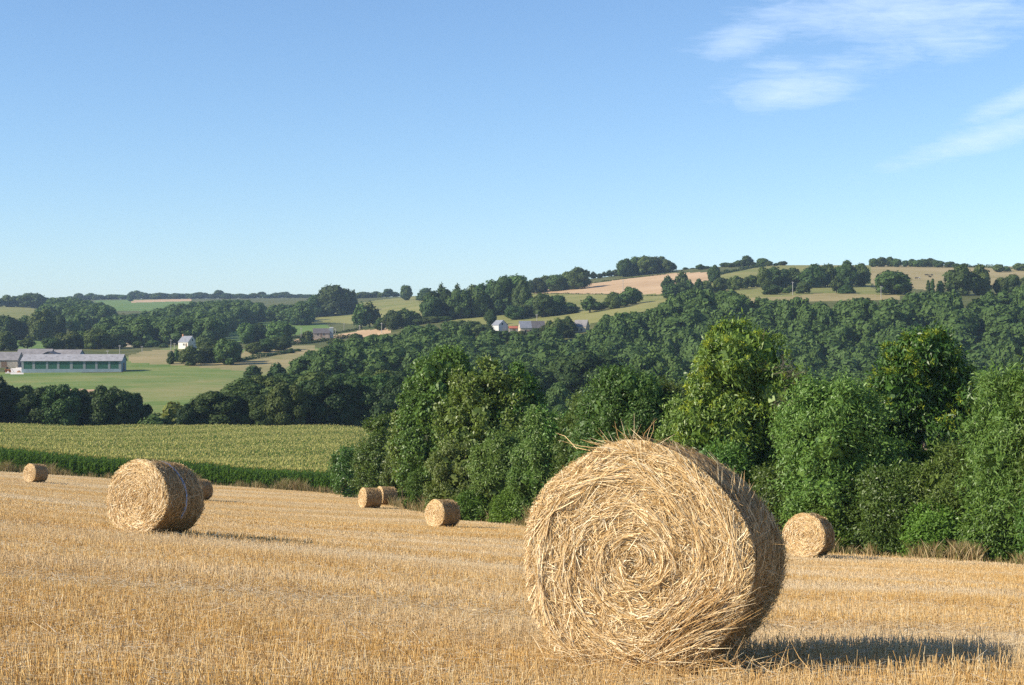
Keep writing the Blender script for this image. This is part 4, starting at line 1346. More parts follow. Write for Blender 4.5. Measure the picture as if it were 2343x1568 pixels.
def side_straw(n, w, ll, r, stray=.15, fluff=.02):
    """straw wrapped round the barrel"""
    a = r.uniform(0, 6.28, n)
    y = r.uniform(-.5, .5, n) * L_B
    q = R_B * (.975 + .012 * np.sin(5 * a + 2 * y)) + fluff * r.random(n) ** 2
    sk = r.normal(0, .25, n)
    st = r.random(n) < stray
    sk[st] = r.uniform(-1.5, 1.5, st.sum())
    ln = r.uniform(*ll, n)
    lift = np.where(st, r.uniform(0, .07, n), r.uniform(0, .018, n))
    P = []
    for t in (-.5, 0, .5):
        ang = a + ln * t * np.cos(sk) / R_B
        yy = np.clip(y + ln * t * np.sin(sk), -L_B * .53, L_B * .53)
        qq = q + lift * (t + .5)
        # the body is flattened where it rests
        qq = qq - .035 * R_B * np.clip(-np.sin(ang) - .72, 0, 1) / .28
        P.append(np.stack([np.cos(ang) * qq, yy, np.sin(ang) * qq], 1))
    d = unit(P[2] - P[0])
    nrm = np.stack([np.cos(a), 0 * a, np.sin(a)], 1)
    side = unit(np.cross(d, nrm + rdirs(r, n) * .7))
    W = (w * r.uniform(.6, 1.3, n)).reshape(-1, 1)
    V = np.stack([P[0] - side * W * .5, P[0] + side * W * .5, P[1] - side * W * .5, P[1] + side * W * .5, P[2] - side * W * .4, P[2] + side * W * .4], 1).reshape(-1, 3)
    b = (np.arange(n) * 6).reshape(-1, 1)
    Q = np.concatenate([b + np.array([[0, 1, 3, 2]]), b + np.array([[2, 3, 5, 4]])], 1).reshape(-1, 4)
    return V, Q, np.repeat(r.random(n), 2)


def spikes(p, d, ln, w, r, bend=.15):
    """single stems standing off the bale"""
    n = len(p)
    d = unit(d)
    q = p + d * ln.reshape(-1, 1)
    m = (p + q) / 2 + rdirs(r, n) * (ln * bend * .5).reshape(-1, 1)
    G = []
    side = unit(np.cross(d, rdirs(r, n)))
    G.append(ribbons(p, m, q, w, side, r))
    G.append(ribbons(p, m, q, w, unit(np.cross(d, side)), r))
    G[1] = (G[1][0], G[1][1], G[0][2])
    return cat_geo(G)


def body_mat():
    m, t = new_mat('straw_body')
    o = t.n('ShaderNodeTexCoord').outputs['Object']
    mp = t.n('ShaderNodeMapping', i_Vector=o)
    mp.inputs['Scale'].default_value = (1, 1.0, 1)
    n = t.noise(mp.outputs[0], 38, 5, .7)
    n2 = t.noise(o, 5, 3)
    f = t.math('ADD', t.math('MULTIPLY', n, .75), t.math('MULTIPLY', n2, .25))
    col = t.ramp(f, [(.32, (.26, .15, .055)), (.5, (.46, .29, .12)), (.68, (.66, .46, .22))])
    b = t.n('ShaderNodeBump', i_Height=n, i_Strength=.9, i_Distance=.03)
    finish(t, col, .75, .15, b.outputs[0])
    return m


M['straw_body'] = body_mat()
M['net'] = plain('net', (.46, .46, .46), .45, .4, .2, 30)
M['blue_net'] = plain('blue_net', (.30, .40, .62), .4, .4, .25, 12)


def warp(V, seed):
    """no bale is truly round: the whole barrel bulges a little"""
    V = np.array(V, float)
    x, z = V[:, 0], V[:, 2] - R_B * .96
    a = np.arctan2(z, x)
    f = 1 + .016 * np.sin(3 * a + .6 + seed) + .011 * np.sin(5 * a + 1.1 * seed) + .035 * np.exp(-((a - 1.66) / .33) ** 2) + .02 * np.exp(-((a - 2.7) / .3) ** 2)
    f = np.where(np.sin(a) < -.8, 1 + (f - 1) * .2, f)
    V[:, 0], V[:, 2] = x * f, z * f + R_B * .96
    return V


def solid(parts, mats, name, parent, seed=0):
    """several (verts, faces, rnd) sets, each with a material, as one part"""
    V, Q, R, I, o = [], [], [], [], 0
    for k, (v, q, rr) in enumerate(parts):
        V.append(v)
        Q.append(np.asarray(q) + o)
        R.append(rr)
        I.append(np.full(len(q), k))
        o += len(v)
    me = np_mesh(name, warp(np.concatenate(V), seed), np.concatenate(Q), np.concatenate(R), mat_idx=np.concatenate(I))
    return link(name, me, mats, parent)


def net_band(y0, y1, a0, a1, lift, seed, gap=.0):
    """woven band round the barrel: many thin threads"""
    r = np.random.default_rng(seed)
    G = []
    nth = max(3, int((y1 - y0) / .012))
    for k in range(nth):
        y = y0 + (y1 - y0) * (k + .5) / nth
        m = 46
        a = np.linspace(a0, a1, m)
        yy = y + .008 * np.sin(a * 9 + k) + .01 * np.sin(a * 2)
        q = R_B * (1.0 + .012 * np.sin(5 * a + 2 * y)) + lift + .004 * r.normal(size=m)
        c = np.stack([np.cos(a) * q, yy, np.sin(a) * q], 1)
        w = .0045
        V = np.concatenate([c + [0, -w, 0], c + [0, w, 0]])
        i = np.arange(m - 1)
        keep = r.random(m - 1) > gap
        G.append((V, np.stack([i, i + 1, m + i + 1, m + i], 1)[keep], r.random(keep.sum())))
    return cat_geo(G)


def build_bale(u, y, v_bottom, az, label, n_face, n_side, w, ll, seed, scale=1.0, shared=None, big=False, net=None):
    """bale resting on the slope with its end turned by AZ; y is the distance of its middle"""
    b = gpt(u, y)
    root = prop(empty('straw_bale', b), label, 'bale', 'round straw bales on the stubble')
    # lie along the slope
    ax = Vector((math.sin(RAD(az)), math.cos(RAD(az)), 0))
    e = .6
    p1, p0 = b + ax * e, b - ax * e
    sl = (float(gz(p1.x, p1.y)) - float(gz(p0.x, p0.y))) / (2 * e)
    root.rotation_euler = (math.atan(sl), 0, -RAD(az))
    root.scale = (scale,) * 3
    if shared is not None:
        for c in shared.children:
            d = c.copy()
            C.objects.link(d)
            d.parent = root
        return root
    r = np.random.default_rng(seed)
    cv, cq, rad = bale_core(None, seed=seed)
    up = np.array([0, 0, R_B * .96])
    rn = r.random(len(cq))
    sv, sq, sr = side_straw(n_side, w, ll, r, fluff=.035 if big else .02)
    dv, dq = end_disc(rad, 1, seed=seed)
    bv, bq, br = face_straw(n_face // 4, w * 1.3, ll, r, 1)
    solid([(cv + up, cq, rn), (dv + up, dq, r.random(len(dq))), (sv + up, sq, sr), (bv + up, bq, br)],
          [M['straw_body'], M['straw_body'], M['shaded_weathered_straw'], M['straw']], 'wrapped_body', root, seed)
    ev, eq = end_disc(rad, -1, seed=seed + 1)
    fv, fq, fr = face_straw(n_face, w, ll, r, -1, rel=.085 if big else .05)
    solid([(ev + up, eq, r.random(len(eq))), (fv + up, fq, fr)], [M['straw_body'], M['straw']], 'rolled_end', root, seed)
    # stems that stand off the rim and the back
    n = 760 if big else 160
    a = r.uniform(-.5, 3.8, n)
    yy = r.choice([-1, 1], n, p=[.7, .3]) * L_B / 2 * r.uniform(.75, 1.02, n)
    p = np.stack([np.cos(a) * R_B * .98, yy, np.sin(a) * R_B * .98], 1) + up
    tang = np.stack([-np.sin(a), 0 * a, np.cos(a)], 1) * r.choice([-1, 1], n).reshape(-1, 1)
    nrm = np.stack([np.cos(a), 0 * a, np.sin(a)], 1)
    d = tang * .9 + nrm * r.uniform(.0, .28, n).reshape(-1, 1) + rdirs(r, n) * .25
    G = [spikes(p, d, r.uniform(.05, .19 if big else .2, n), np.full(n, w) * r.uniform(.6, 1.1, n), r)]
    if big:
        # tuft at the crown of the rim
        m = 55
        p = np.stack([r.normal(-.08, .12, m), -L_B / 2 + r.uniform(-.02, .2, m), np.full(m, R_B * .97)], 1) + up
        d = np.stack([r.normal(-.35, .7, m), r.normal(0, .3, m), r.uniform(.05, .75, m)], 1)
        G.append(spikes(p, d, r.uniform(.06, .26, m), np.full(m, w * 1.1), r, .3))
        p = np.array([[-.22, -L_B / 2, R_B * .965], [-.2, -L_B / 2, R_B * .96], [-.12, -L_B / 2, R_B * .98]]) + up
        G.append(spikes(p, np.array([[-1, -.1, .18], [-.9, 0, .32], [-.3, 0, 1.0]]), np.array([.34, .22, .17]), np.full(3, w * 1.2), r, .08))
        # upright stems on the right shoulder
        m = 26
        a = r.uniform(.25, .75, m)
        p = np.stack([np.cos(a) * R_B * .98, r.uniform(-.5, .3, m) * L_B, np.sin(a) * R_B * .98], 1) + up
        d = np.stack([r.normal(.15, .2, m), r.normal(0, .2, m), np.ones(m)], 1)
        G.append(spikes(p, d, r.uniform(.10, .24, m), np.full(m, w * 1.25), r, .06))
        # the dark beard hanging off the shaded side
        m = 700
        a = r.uniform(-1.25, .35, m)
        p = np.stack([np.cos(a) * R_B * .98, r.uniform(-.48, .52, m) * L_B, np.sin(a) * R_B * .98], 1) + up
        d = np.stack([r.uniform(.1, .8, m), r.normal(0, .5, m), r.normal(-.25, .6, m)], 1)
        G.append(spikes(p, d, r.uniform(.05, .2, m) * np.where(r.random(m) < .06, 2, 1), np.full(m, w * .55), r, .3))
        # the sheaf that has come loose low on the right of the end
        m = 420
        t = r.random(m)
        p = np.stack([.12 + t * .36 + r.normal(0, .06, m), -L_B / 2 - .03 - r.uniform(0, .11, m), -.62 + t * .30 + r.normal(0, .07, m)], 1) + up
        d = np.stack([np.full(m, .8) + r.normal(0, .16, m), r.normal(-.22, .16, m), .62 + r.normal(0, .22, m)], 1)
        G.append(spikes(p, d, r.uniform(.12, .42, m), w * r.uniform(.9, 1.6, m), r, .06))
        m = 500     # straw fallen to the ground in front of and beside it
        p = np.stack([r.normal(.12, .36, m), -L_B / 2 - np.abs(r.normal(.06, .12, m)), r.uniform(.02, .12, m)], 1)
        d = np.stack([r.normal(0, 1, m), r.normal(-.2, .6, m), r.normal(.25, .35, m)], 1)
        G.append(spikes(p, d, r.uniform(.1, .3, m), w * r.uniform(.8, 1.3, m), r, .15))
        m = 60
        p = np.stack([r.uniform(.3, .62, m), r.uniform(-.5, .1, m) * L_B, r.uniform(.10, .35, m)], 1)
        d = np.stack([r.normal(.5, .4, m), r.normal(-.3, .4, m), r.normal(-.8, .4, m)], 1)
        G.append(spikes(p, d, r.uniform(.15, .4, m), w * r.uniform(.5, .9, m), r, .2))
    V, Q, R = cat_geo(G)
    prop(link('loose_stems', np_mesh('loose_stems', warp(V, seed), Q, R), M['straw'], root), kind='stuff')
    for (nm, mt, y0, y1, a0, a1, lift, gap) in net or []:
        V, Q, R = net_band(y0, y1, a0, a1, lift, seed + 5, gap)
        link(nm, np_mesh(nm, warp(V + up, seed), Q, R), M[mt], root)
    return root


def bale_mid(u_face, y_face, az):
    """middle of the foot of a bale whose near end stands at direction u_face"""
    x, y = (u_face - UC) / F * y_face, y_face
    x += math.sin(RAD(az)) * L_B / 2
    y += math.cos(RAD(az)) * L_B / 2
    return UC + F * x / y, y


u_, y_ = bale_mid(1447, 9.95, 19)
build_bale(u_, y_, 1535, 19, 'large round straw bale close by, its spiral end facing the sun', 66000, 38000, .0036, (.10, .38), 1, scale=1.0, big=True,
           net=[('net_wrap', 'net', -.57, -.42, -1.0, 2.2, .006, .35)])
u_, y_ = bale_mid(305, 29.0, 24)
build_bale(u_, y_, 1220, 24, 'second largest bale, standing left with a bluish band round its middle', 15000, 13000, .0075, (.10, .38), 2, scale=.93,
           net=[('blue_band', 'blue_net', -.03, .03, -.5, 2.6, .012, .12)])
u_, y_ = bale_mid(1838, 55, 27)
rb = build_bale(u_, y_, 1275, 27, 'bale on the right, close under the hedge, partly behind no other', 8000, 6000, .013, (.1, .4), 3, scale=1.04)
rb['label'] = 'bale standing apart on the right at the foot of the hedge'
for (uf, yf, az, sc, lab) in (
        (992, 79, 42, .93, 'bale right of the close pair, tilted on the slope below the hedge'),
        (828, 112, 60, .97, 'front bale of the close pair before the hedge'),
        (866, 120, 58, .97, 'rear bale of the close pair, half hidden by the front one'),
        (66, 122, 32, .98, 'small bale at far left in front of the maize'),
        (441, 108, 30, .98, 'bale almost hidden behind the second largest bale')):
    u_, y_ = bale_mid(uf, yf, az)
    build_bale(u_, y_, 0, az, lab, 0, 0, 0, 0, 0, scale=sc, shared=rb)

# ------------------------------------------------------------------ buildings
M['slate'] = plain('slate', (.20, .21, .245), .6, .35, .22, 1.2)
M['dark_slate'] = plain('dark_slate', (.115, .105, .11), .7, .3, .25, 1.2)
M['fibre_cement'] = plain('fibre_cement', (.31, .30, .315), .85, .2, .18, .6)
M['old_roof'] = plain('old_roof', (.225, .21, .215), .85, .2, .25, .5)
M['white_render'] = plain('white_render', (.66, .62, .56), .9, .2, .07, .8)
M['grey_render'] = plain('grey_render', (.50, .50, .50), .9, .2, .1, .8)
M['cream_render'] = plain('cream_render', (.55, .45, .32), .9, .2, .1, .8)
M['stone_wall'] = plain('stone_wall', (.33, .29, .24), .9, .2, .3, 1.6)
M['pale_concrete'] = plain('pale_concrete', (.24, .30, .33), .85, .2, .12, .7)
M['pillar_grey'] = plain('pillar_grey', (.23, .25, .25), .8, .2, .1, 1)
M['green_mesh'] = plain('green_mesh', (.022, .095, .058), .6, .3, .25, 2)
M['brick'] = plain('brick', (.40, .20, .12), .9, .2, .25, 2)
M['red_tile'] = plain('red_tile', (.38, .12, .07), .8, .2, .2, 1)
M['glass'] = plain('glass', (.03, .035, .045), .12, .6, .2, 2)
M['wood_door'] = plain('wood_door', (.16, .10, .06), .7, .3, .2, 3)
M['white_metal'] = plain('white_metal', (.80, .81, .82), .4, .5, .05, 2)
M['orange_paint'] = plain('orange_paint', (.72, .22, .03), .45, .5, .12, 2)
M['rubber'] = plain('rubber', (.02, .02, .022), .85, .2, .2, 4)
M['steel'] = plain('steel', (.35, .36, .37), .45, .5, .15, 4, metal=.6)
M['pole_wood'] = plain('pole_wood', (.34, .32, .30), .85, .2, .2, 3)
M['rubble'] = plain('rubble', (.30, .17, .10), .95, .1, .4, 2.5, bump=.6)
M['granite'] = plain('granite', (.46, .33, .27), .9, .2, .25, 7, bump=.5)


def y_at(u, v, y0, y1):
    """distance at which the ground in direction u is seen in row v"""
    ys = np.linspace(y0, y1, 600)
    return float(ys[np.argmin(np.abs(vg(np.full(600, u), ys) - v))])


def gable_house(name, u, y, length, depth, wall_h, roof_h, rz, wall, roof, label, cat='house', z=None, windows=(), doors=(), chimneys=(), over=.3, group=None, lintel=None):
    """walls with gable ends on local x; windows: (face, along, height, w, h); faces: f front, r right, l left"""
    b = gpt(u, y)
    if z is not None:
        b.z = z
    root = prop(empty(name, b, RAD(rz)), label, cat, group)
    hx, hy = length / 2, depth / 2
    mb = MB()
    prof = [(-hy, -1.2), (hy, -1.2), (hy, wall_h), (0, wall_h + roof_h), (-hy, wall_h)]
    n = len(prof)
    mb.add([(-hx, p, q) for p, q in prof] + [(hx, p, q) for p, q in prof],
           [tuple(range(n))[::-1], tuple(range(n, 2 * n))] + [(i, (i + 1) % n, (i + 1) % n + n, i + n) for i in range(n) if i not in (2, 3)])
    mb.build('wall', M[wall], root)
    roofs = roof if isinstance(roof, list) else [(roof, -hx - over, hx + over)]
    out = None
    sl = roof_h / hy
    for (rm, x0, x1) in roofs:
        mb = MB()
        for s in (-1, 1):
            e = hy + over
            lo = wall_h - over * sl
            a = [(x0, s * e, lo), (x1, s * e, lo), (x1, 0, wall_h + roof_h), (x0, 0, wall_h + roof_h)]
            t = .14
            top = [(p, q, r + t) for p, q, r in a]
            mb.add(a + top, [(0, 1, 2, 3), (7, 6, 5, 4), (0, 4, 5, 1), (1, 5, 6, 2), (3, 7, 4, 0)])
        o = mb.build('roof', M[rm], root)
        out = out or o
    for (cx, cw, ch, mt) in chimneys:
        mb = MB().box(cx - cw / 2, cx + cw / 2, -cw / 2, cw / 2, wall_h + roof_h - .5, wall_h + roof_h + ch)
        mb.box(cx - cw / 2 - .06, cx + cw / 2 + .06, -cw / 2 - .06, cw / 2 + .06, wall_h + roof_h + ch, wall_h + roof_h + ch + .1)
        mb.build('chimney', M[mt], out)

    def opening(kind, f, a, h0, w, h, mt):
        mb, fr = MB(), MB()
        d = .03
        if f == 'f':
            mb.box(a - w / 2, a + w / 2, -hy - d, -hy + .1, h0, h0 + h)
            fr.box(a - w / 2 - .1, a + w / 2 + .1, -hy - d - .05, -hy + .1, h0 - .12, h0 - .002)
        elif f == 'r':
            mb.box(hx - .1, hx + d, a - w / 2, a + w / 2, h0, h0 + h)
            fr.box(hx - .1, hx + d + .05, a - w / 2 - .1, a + w / 2 + .1, h0 - .12, h0 - .002)
        else:
            mb.box(-hx - d, -hx + .1, a - w / 2, a + w / 2, h0, h0 + h)
            fr.box(-hx - d - .05, -hx + .1, a - w / 2 - .1, a + w / 2 + .1, h0 - .12, h0 - .002)
        o = mb.build(kind, M[mt], root)
        fr.build('sill', M['pale_concrete'], o)
    for w_ in windows:
        opening('window', *w_, 'glass')
    for d_ in doors:
        opening('door', *d_, 'wood_door')
    return root


def make_barn():
    u0, y0 = 160.5, 606.0
    b = gpt(u0, 600.0)
    root = prop(empty('cattle_barn', (b.x, y0, b.z + .1), RAD(5)), 'long low barn with grey roof and eight green mesh bays', 'barn')
    hx, hy, wh, rh = 19.3, 6.0, 4.55, 2.4
    prof = [(-hy, -1.5), (hy, -1.5), (hy, wh), (0, wh + rh), (-hy, wh)]
    mb = MB()
    n = 5
    mb.add([(-hx, p, q) for p, q in prof] + [(hx, p, q) for p, q in prof],
           [tuple(range(n))[::-1], tuple(range(n, 2 * n))] + [(i, (i + 1) % n, (i + 1) % n + n, i + n) for i in (0, 1)])
    for x0, x1, z0, z1 in ((-hx, hx, -1.5, 1.28),):          # low front wall, then the head beam
        mb.box(x0, x1, -hy, -hy + .2, z0, z1)
    mb.box(-hx, hx, -hy, -hy + .2, 4.32, wh)
    mb.build('wall', M['pale_concrete'], root)
    sc = 2 * hx / (2090 - 375)
    bays = [(413, 562), (607, 795), (833, 983), (1025, 1205), (1253, 1430), (1475, 1640), (1680, 1860), (1900, 2045)]
    xs = [(-hx + (a - 375) * sc, -hx + (c - 375) * sc) for a, c in bays]
    for a, c in xs:
        MB().box(a, c, -hy + .06, -hy + .14, 1.28, 4.32).build('mesh_panel', M['green_mesh'], root)
    edges = [-hx] + [e for p in xs for e in p] + [hx]
    for i in range(0, len(edges), 2):
        MB().box(edges[i], edges[i + 1], -hy - .01, -hy + .19, 1.28, 4.32).build('pillar', M['pillar_grey'], root)
    mb = MB()
    sl = rh / hy
    for s in (-1, 1):
        e, lo = hy + .5, wh - .5 * sl
        a = [(-hx - .4, s * e, lo), (hx + .4, s * e, lo), (hx + .4, 0, wh + rh), (-hx - .4, 0, wh + rh)]
        top = [(p, q, r + .12) for p, q, r in a]
        mb.add(a + top, [(0, 1, 2, 3), (7, 6, 5, 4), (0, 4, 5, 1), (1, 5, 6, 2), (3, 7, 4, 0)])
    roof = mb.build('roof', M['fibre_cement'], root)
    r = random.Random(3)
    for k in range(9):                                   # two rows of small roof lights
        for yy in (-2.2, -3.8):
            x = -hx + 2.3 + k * 4.25 + (0 if yy < -3 else 1.8)
            if x > hx - .8:
                continue
            z = wh + rh + yy * sl + .16
            MB().add([(x, yy - .22, z - .22 * sl), (x + .75, yy - .22, z - .22 * sl), (x + .75, yy + .22, z + .22 * sl), (x, yy + .22, z + .22 * sl),
                      (x, yy - .22, z - .22 * sl - .1), (x + .75, yy - .22, z - .22 * sl - .1), (x + .75, yy + .22, z + .22 * sl - .1), (x, yy + .22, z + .22 * sl - .1)],
                     [(0, 1, 2, 3), (4, 7, 6, 5), (0, 4, 5, 1), (1, 5, 6, 2), (2, 6, 7, 3), (3, 7, 4, 0)]).build('roof_light', M['old_roof'], roof)
    MB().box(hx, hx + .05, -1.6, 1.6, 0, 3.6).build('door', M['wood_door'], root)
    return root


make_barn()


def by_rows(u, y, v_base):
    return float(zrow(v_base, y))


g = 'old farm buildings behind the barn'
gable_house('farm_building', 6, 640, 15, 10, 3.2, 3.2, 3, 'stone_wall', 'old_roof', 'old grey roofed farm building at the left border, lowest of the farm', 'farm building', z=by_rows(6, 640, 841), doors=[('f', 2, 0, 2.4, 2.6)], group=g)
gable_house('farm_building', 82, 668, 14.5, 10, 4.2, 3.3, 2, 'stone_wall', 'old_roof', 'grey roofed farm building with the highest ridge behind the barn', 'farm building', z=by_rows(82, 668, 838), group=g)
gable_house('farm_building', 117, 648, 8, 10, 3.6, 2.2, 88, 'dark_slate', 'dark_slate', 'farm building turning its dark gable to the barn', 'farm building', z=by_rows(117, 648, 836), group=g)
gable_house('farm_building', 154, 672, 13, 9, 4.2, 2.6, -3, 'pale_concrete', 'old_roof', 'grey roofed farm building behind the right half of the barn', 'farm building', z=by_rows(154, 672, 836), windows=[('r', 0, 2.6, 1.4, 1.0)], group=g)
gable_house('white_house', 429, 752, 6.4, 6.3, 2.75, 2.9, -31, 'white_render', 'slate', 'small white house with a slate roof and end chimney on the meadow', 'house', z=by_rows(429, 752, 795.5),
            windows=[('f', .2, 1.1, .7, .9), ('f', 1.2, 1.1, .6, .9), ('r', 0, 3.4, .8, .8)], doors=[('f', 2.2, .2, .8, 1.9)], chimneys=[(-2.9, .7, .9, 'brick')], over=.2)
gable_house('farmhouse', 1143, 742, 6.5, 5.2, 3.1, 2.3, -58, 'grey_render', 'slate', 'house turning a white gable this way, left of the red roofed shed', 'house', z=by_rows(1143, 742, 758.5), windows=[('r', -.5, 3.2, .8, .9)], over=.2)
gable_house('red_roofed_shed', 1175, 738, 4.6, 4, 2.0, 1.0, 4, 'stone_wall', 'red_tile', 'low shed with a red roof between the two farmhouses', 'shed', z=by_rows(1175, 738, 761), doors=[('f', 0, 0, 1.2, 1.8)], over=.2)
gable_house('long_farmhouse', 1216, 722, 12, 6.4, 3.4, 3.2, 9, 'cream_render', [('slate', -6.2, -.4), ('dark_slate', -.397, 6.2)], 'long farmhouse, roof half blue slate and half brown', 'house', z=by_rows(1216, 722, 767),
            windows=[('f', -3.5, 1.2, .9, 1.2), ('f', -1.2, 1.2, .9, 1.2), ('l', 0, 3.0, .8, .9)], doors=[('f', -2.4, .1, 1, 2.1)], over=.2)
gable_house('farmhouse', 1330, 703, 6.0, 5.0, 3.2, 2.9, -22, 'cream_render', 'old_roof', 'cream house with a grey roof at the right of the hamlet', 'house', z=by_rows(1330, 703, 763), windows=[('f', .8, 1.2, .9, 1.2), ('f', -1.2, 1.2, .9, 1.2)], over=.2)
gable_house('garden_shed', 1181, 716, 2.2, 1.8, 1.9, .5, 14, 'white_render', 'white_metal', 'tiny white roofed shed among the trees below the red roof', 'shed', z=by_rows(1181, 716, 773), doors=[('f', 0, .1, .8, 1.6)], over=.15)
sh = gable_house('slate_house', 735, 880, 9.2, 6, 2.2, 2.6, 6, 'stone_wall', 'dark_slate', 'low slate roofed house beside the pink strip', 'house', z=by_rows(735, 880, 771), windows=[('f', -2, .9, .9, 1), ('f', 1.5, .9, .9, 1)], doors=[('f', 0, 0, .9, 1.9)])
MB().box(4.75, 6.9, -1.6, 1.8, -1, 5.1).build('tower', M['pale_concrete'], sh)
MB().box(4.68, 6.97, -1.67, 1.87, 5.103, 5.5).build('tower_cap', M['white_metal'], sh)
cs = gable_house('concrete_shelter', 2299, 905, 4.2, 2.6, 1.25, .12, 0, 'pale_concrete', 'fibre_cement', 'low concrete shelter on the dry pasture near the right border', 'shelter', doors=[('f', .6, 0, 1, 1)], over=.1)


def round_shed():
    b = gpt(70, 632)
    b.z = by_rows(70, 632, 842)
    root = prop(empty('storage_tunnel', b, RAD(4)), 'pale arched tunnel roof just showing above the barn ridge', 'tunnel')
    pr = [(2.0 * math.cos(t), 4.0 + 1.6 * math.sin(t)) for t in np.linspace(0, math.pi, 13)]
    MB().extrude([(2, -1), (2, 4.0)] + pr[1:-1] + [(-2, 4.0), (-2, -1)], -2, 2).build('cover', M['white_metal'], root, False)
    MB().box(-.9, .9, -2.04, -1.98, 0, 2.6).build('door', M['pale_concrete'], root)


round_shed()


def make_loader():
    b = gpt(18, 601)
    root = prop(empty('farm_loader', b, RAD(20)), 'orange farm loader parked on the pale yard left of the barn', 'loader')
    MB().extrude([(-1.1, .55), (1.0, .55), (1.15, 1.0), (.9, 1.35), (-.2, 1.4), (-1.15, 1.45)], -.5, .5).build('body', M['orange_paint'], root)
    c = MB().extrude([(-.75, 1.45), (.25, 1.403), (.15, 2.2), (-.6, 2.2)], -.48, .48).build('cab', M['glass'], root)
    MB().box(-.72, .25, -.52, .52, 2.203, 2.29).build('cab_roof', M['orange_paint'], c)
    for x, rr in ((-.75, .55), (.75, .48)):
        for s in (-1, 1):
            w = MB().tube([(x, s * .52, rr), (x, s * .82, rr)], rr, 14).build('wheel', M['rubber'], root)
            MB().tube([(x, s * .80, rr), (x, s * .84, rr)], rr * .5, 10).build('rim', M['orange_paint'], w)
    a = MB().tube([(-.2, -.45, 1.3), (1.0, -.45, 1.75), (1.9, -.45, .9)], .07, 6).tube([(-.2, .45, 1.3), (1.0, .45, 1.75), (1.9, .45, .9)], .07, 6).build('lift_arm', M['steel'], root)
    MB().extrude([(1.85, .95), (1.9, .3), (2.6, .25), (2.05, .5)], -.8, .8).build('bucket', M['steel'], root)


make_loader()


def heap(name, u, y, w, h, mt, label, cat, seed):
    r = np.random.default_rng(seed)
    b = gpt(u, y)
    mb = MB()
    n, m = 16, 7
    for j in range(m):
        t = j / (m - 1)
        for i in range(n):
            a = 2 * math.pi * i / n
            q = w / 2 * math.cos(t * 1.5) * r.uniform(.82, 1.12)
            mb.v.append((math.cos(a) * q, math.sin(a) * q * .7, h * math.sin(t * 1.5708) * r.uniform(.9, 1.08) - .05))
    for j in range(m - 1):
        for i in range(n):
            mb.f.append((j * n + i, j * n + (i + 1) % n, (j + 1) * n + (i + 1) % n, (j + 1) * n + i))
    mb.f.append(tuple((m - 1) * n + i for i in range(n)))
    o = mb.build(name, M[mt])
    o.location = b
    prop(o, label, cat)


heap('rubble_heap', 43.5, 601, 1.7, .8, 'rubble', 'small brown heap on the pale yard against the barn end', 'heap', 2)
heap('boundary_stone', 2206, 61.6, .55, .42, 'granite', 'pinkish stone in the dry grass at the hedge foot, right', 'stone', 3)

# ------------------------------------------------------------------ field hedges
def field_hedge(pts, y0, y1, h, w, label, mat='wood_leaf', seed=1, dens=5.0, name='field_hedge', cat='hedge'):
    r = np.random.default_rng(seed)
    P = [gpt(u, y_at(u, v, y0, y1)) for u, v in pts]
    G = []
    for a, b in zip(P[:-1], P[1:]):
        ln = (b - a).length
        n = int(ln * dens * (w + h))
        t = r.random(n)
        c = np.array(a)[None] * (1 - t[:, None]) + np.array(b)[None] * t[:, None]
        side = np.array(Vector((-(b - a).y, (b - a).x, 0)).normalized())
        ph = np.sin(c[:, 0] * .9 + seed) * .3 + np.sin(c[:, 0] * .37) * .25
        an = r.uniform(0, np.pi, n)
        hh = h * (1 + ph) * np.sqrt(r.random(n))
        off = side[None] * (np.cos(an) * w * .5)[:, None]
        pos = c + off
        pos[:, 2] = gz(pos[:, 0], pos[:, 1]) + np.sin(an) * hh
        nm = unit(side[None] * np.cos(an)[:, None] + np.array([0, 0, 1.]) * np.sin(an)[:, None] + rdirs(r, n) * .5)
        G.append(clumps(pos, nm, .62 * r.uniform(.6, 1.3, n), r))
    V, Q, R = cat_geo(G)
    o = P[0]
    ob = link(name, np_mesh(name, V - np.array(o)[None], Q, R), M[mat])
    ob.location = o
    prop(ob, label, cat)


field_hedge([(650, 777), (700, 771), (760, 764), (830, 753), (892, 747)], 840, 1080, 1.6, 1.4, 'low dark hedge along the upper side of the pink strip', seed=1)
field_hedge([(655, 790), (700, 787), (745, 781), (800, 772)], 780, 960, 2.2, 2.0, 'thick dark hedge along the lower side of the pink strip', seed=2)
field_hedge([(540, 829), (585, 820), (640, 811), (672, 806)], 600, 800, 1.6, 1.8, 'hedge bank running under the three trees on the meadow', seed=3)
field_hedge([(425, 829), (480, 831), (545, 829)], 600, 740, 1.3, 1.8, 'low hedge at the feet of the dark row by the white house', seed=4)
field_hedge([(1228, 673), (1330, 674), (1425, 675), (1555, 675)], 850, 1120, .7, 1.0, 'thin hedge along the lower side of the pink wheat field', seed=5, dens=3)
field_hedge([(1240, 664), (1330, 652), (1420, 640), (1525, 628)], 1000, 1290, .9, 1.2, 'thin hedge along the upper side of the pink wheat field', seed=6, dens=3)
field_hedge([(1735, 656), (1800, 655), (1880, 651), (1990, 649)], 820, 1000, 1.6, 1.8, 'dark hedge bottom under the pasture hedgerow', seed=7)
field_hedge([(1022, 724), (1060, 718), (1100, 715), (1140, 703)], 800, 1100, 1.3, 2.4, 'bright weedy hedge at the foot of the dark belt', 'bright_leaf', seed=8)
field_hedge([(2195, 612), (2240, 612), (2290, 615), (2350, 616)], 980, 1250, 2.0, 2.0, 'dark hedge on the ridge toward the right border', seed=9)
field_hedge([(1640, 630), (1690, 620), (1750, 610)], 950, 1280, 2.2, 2.0, 'hedge climbing from the wheat corner to the ridge', seed=10)
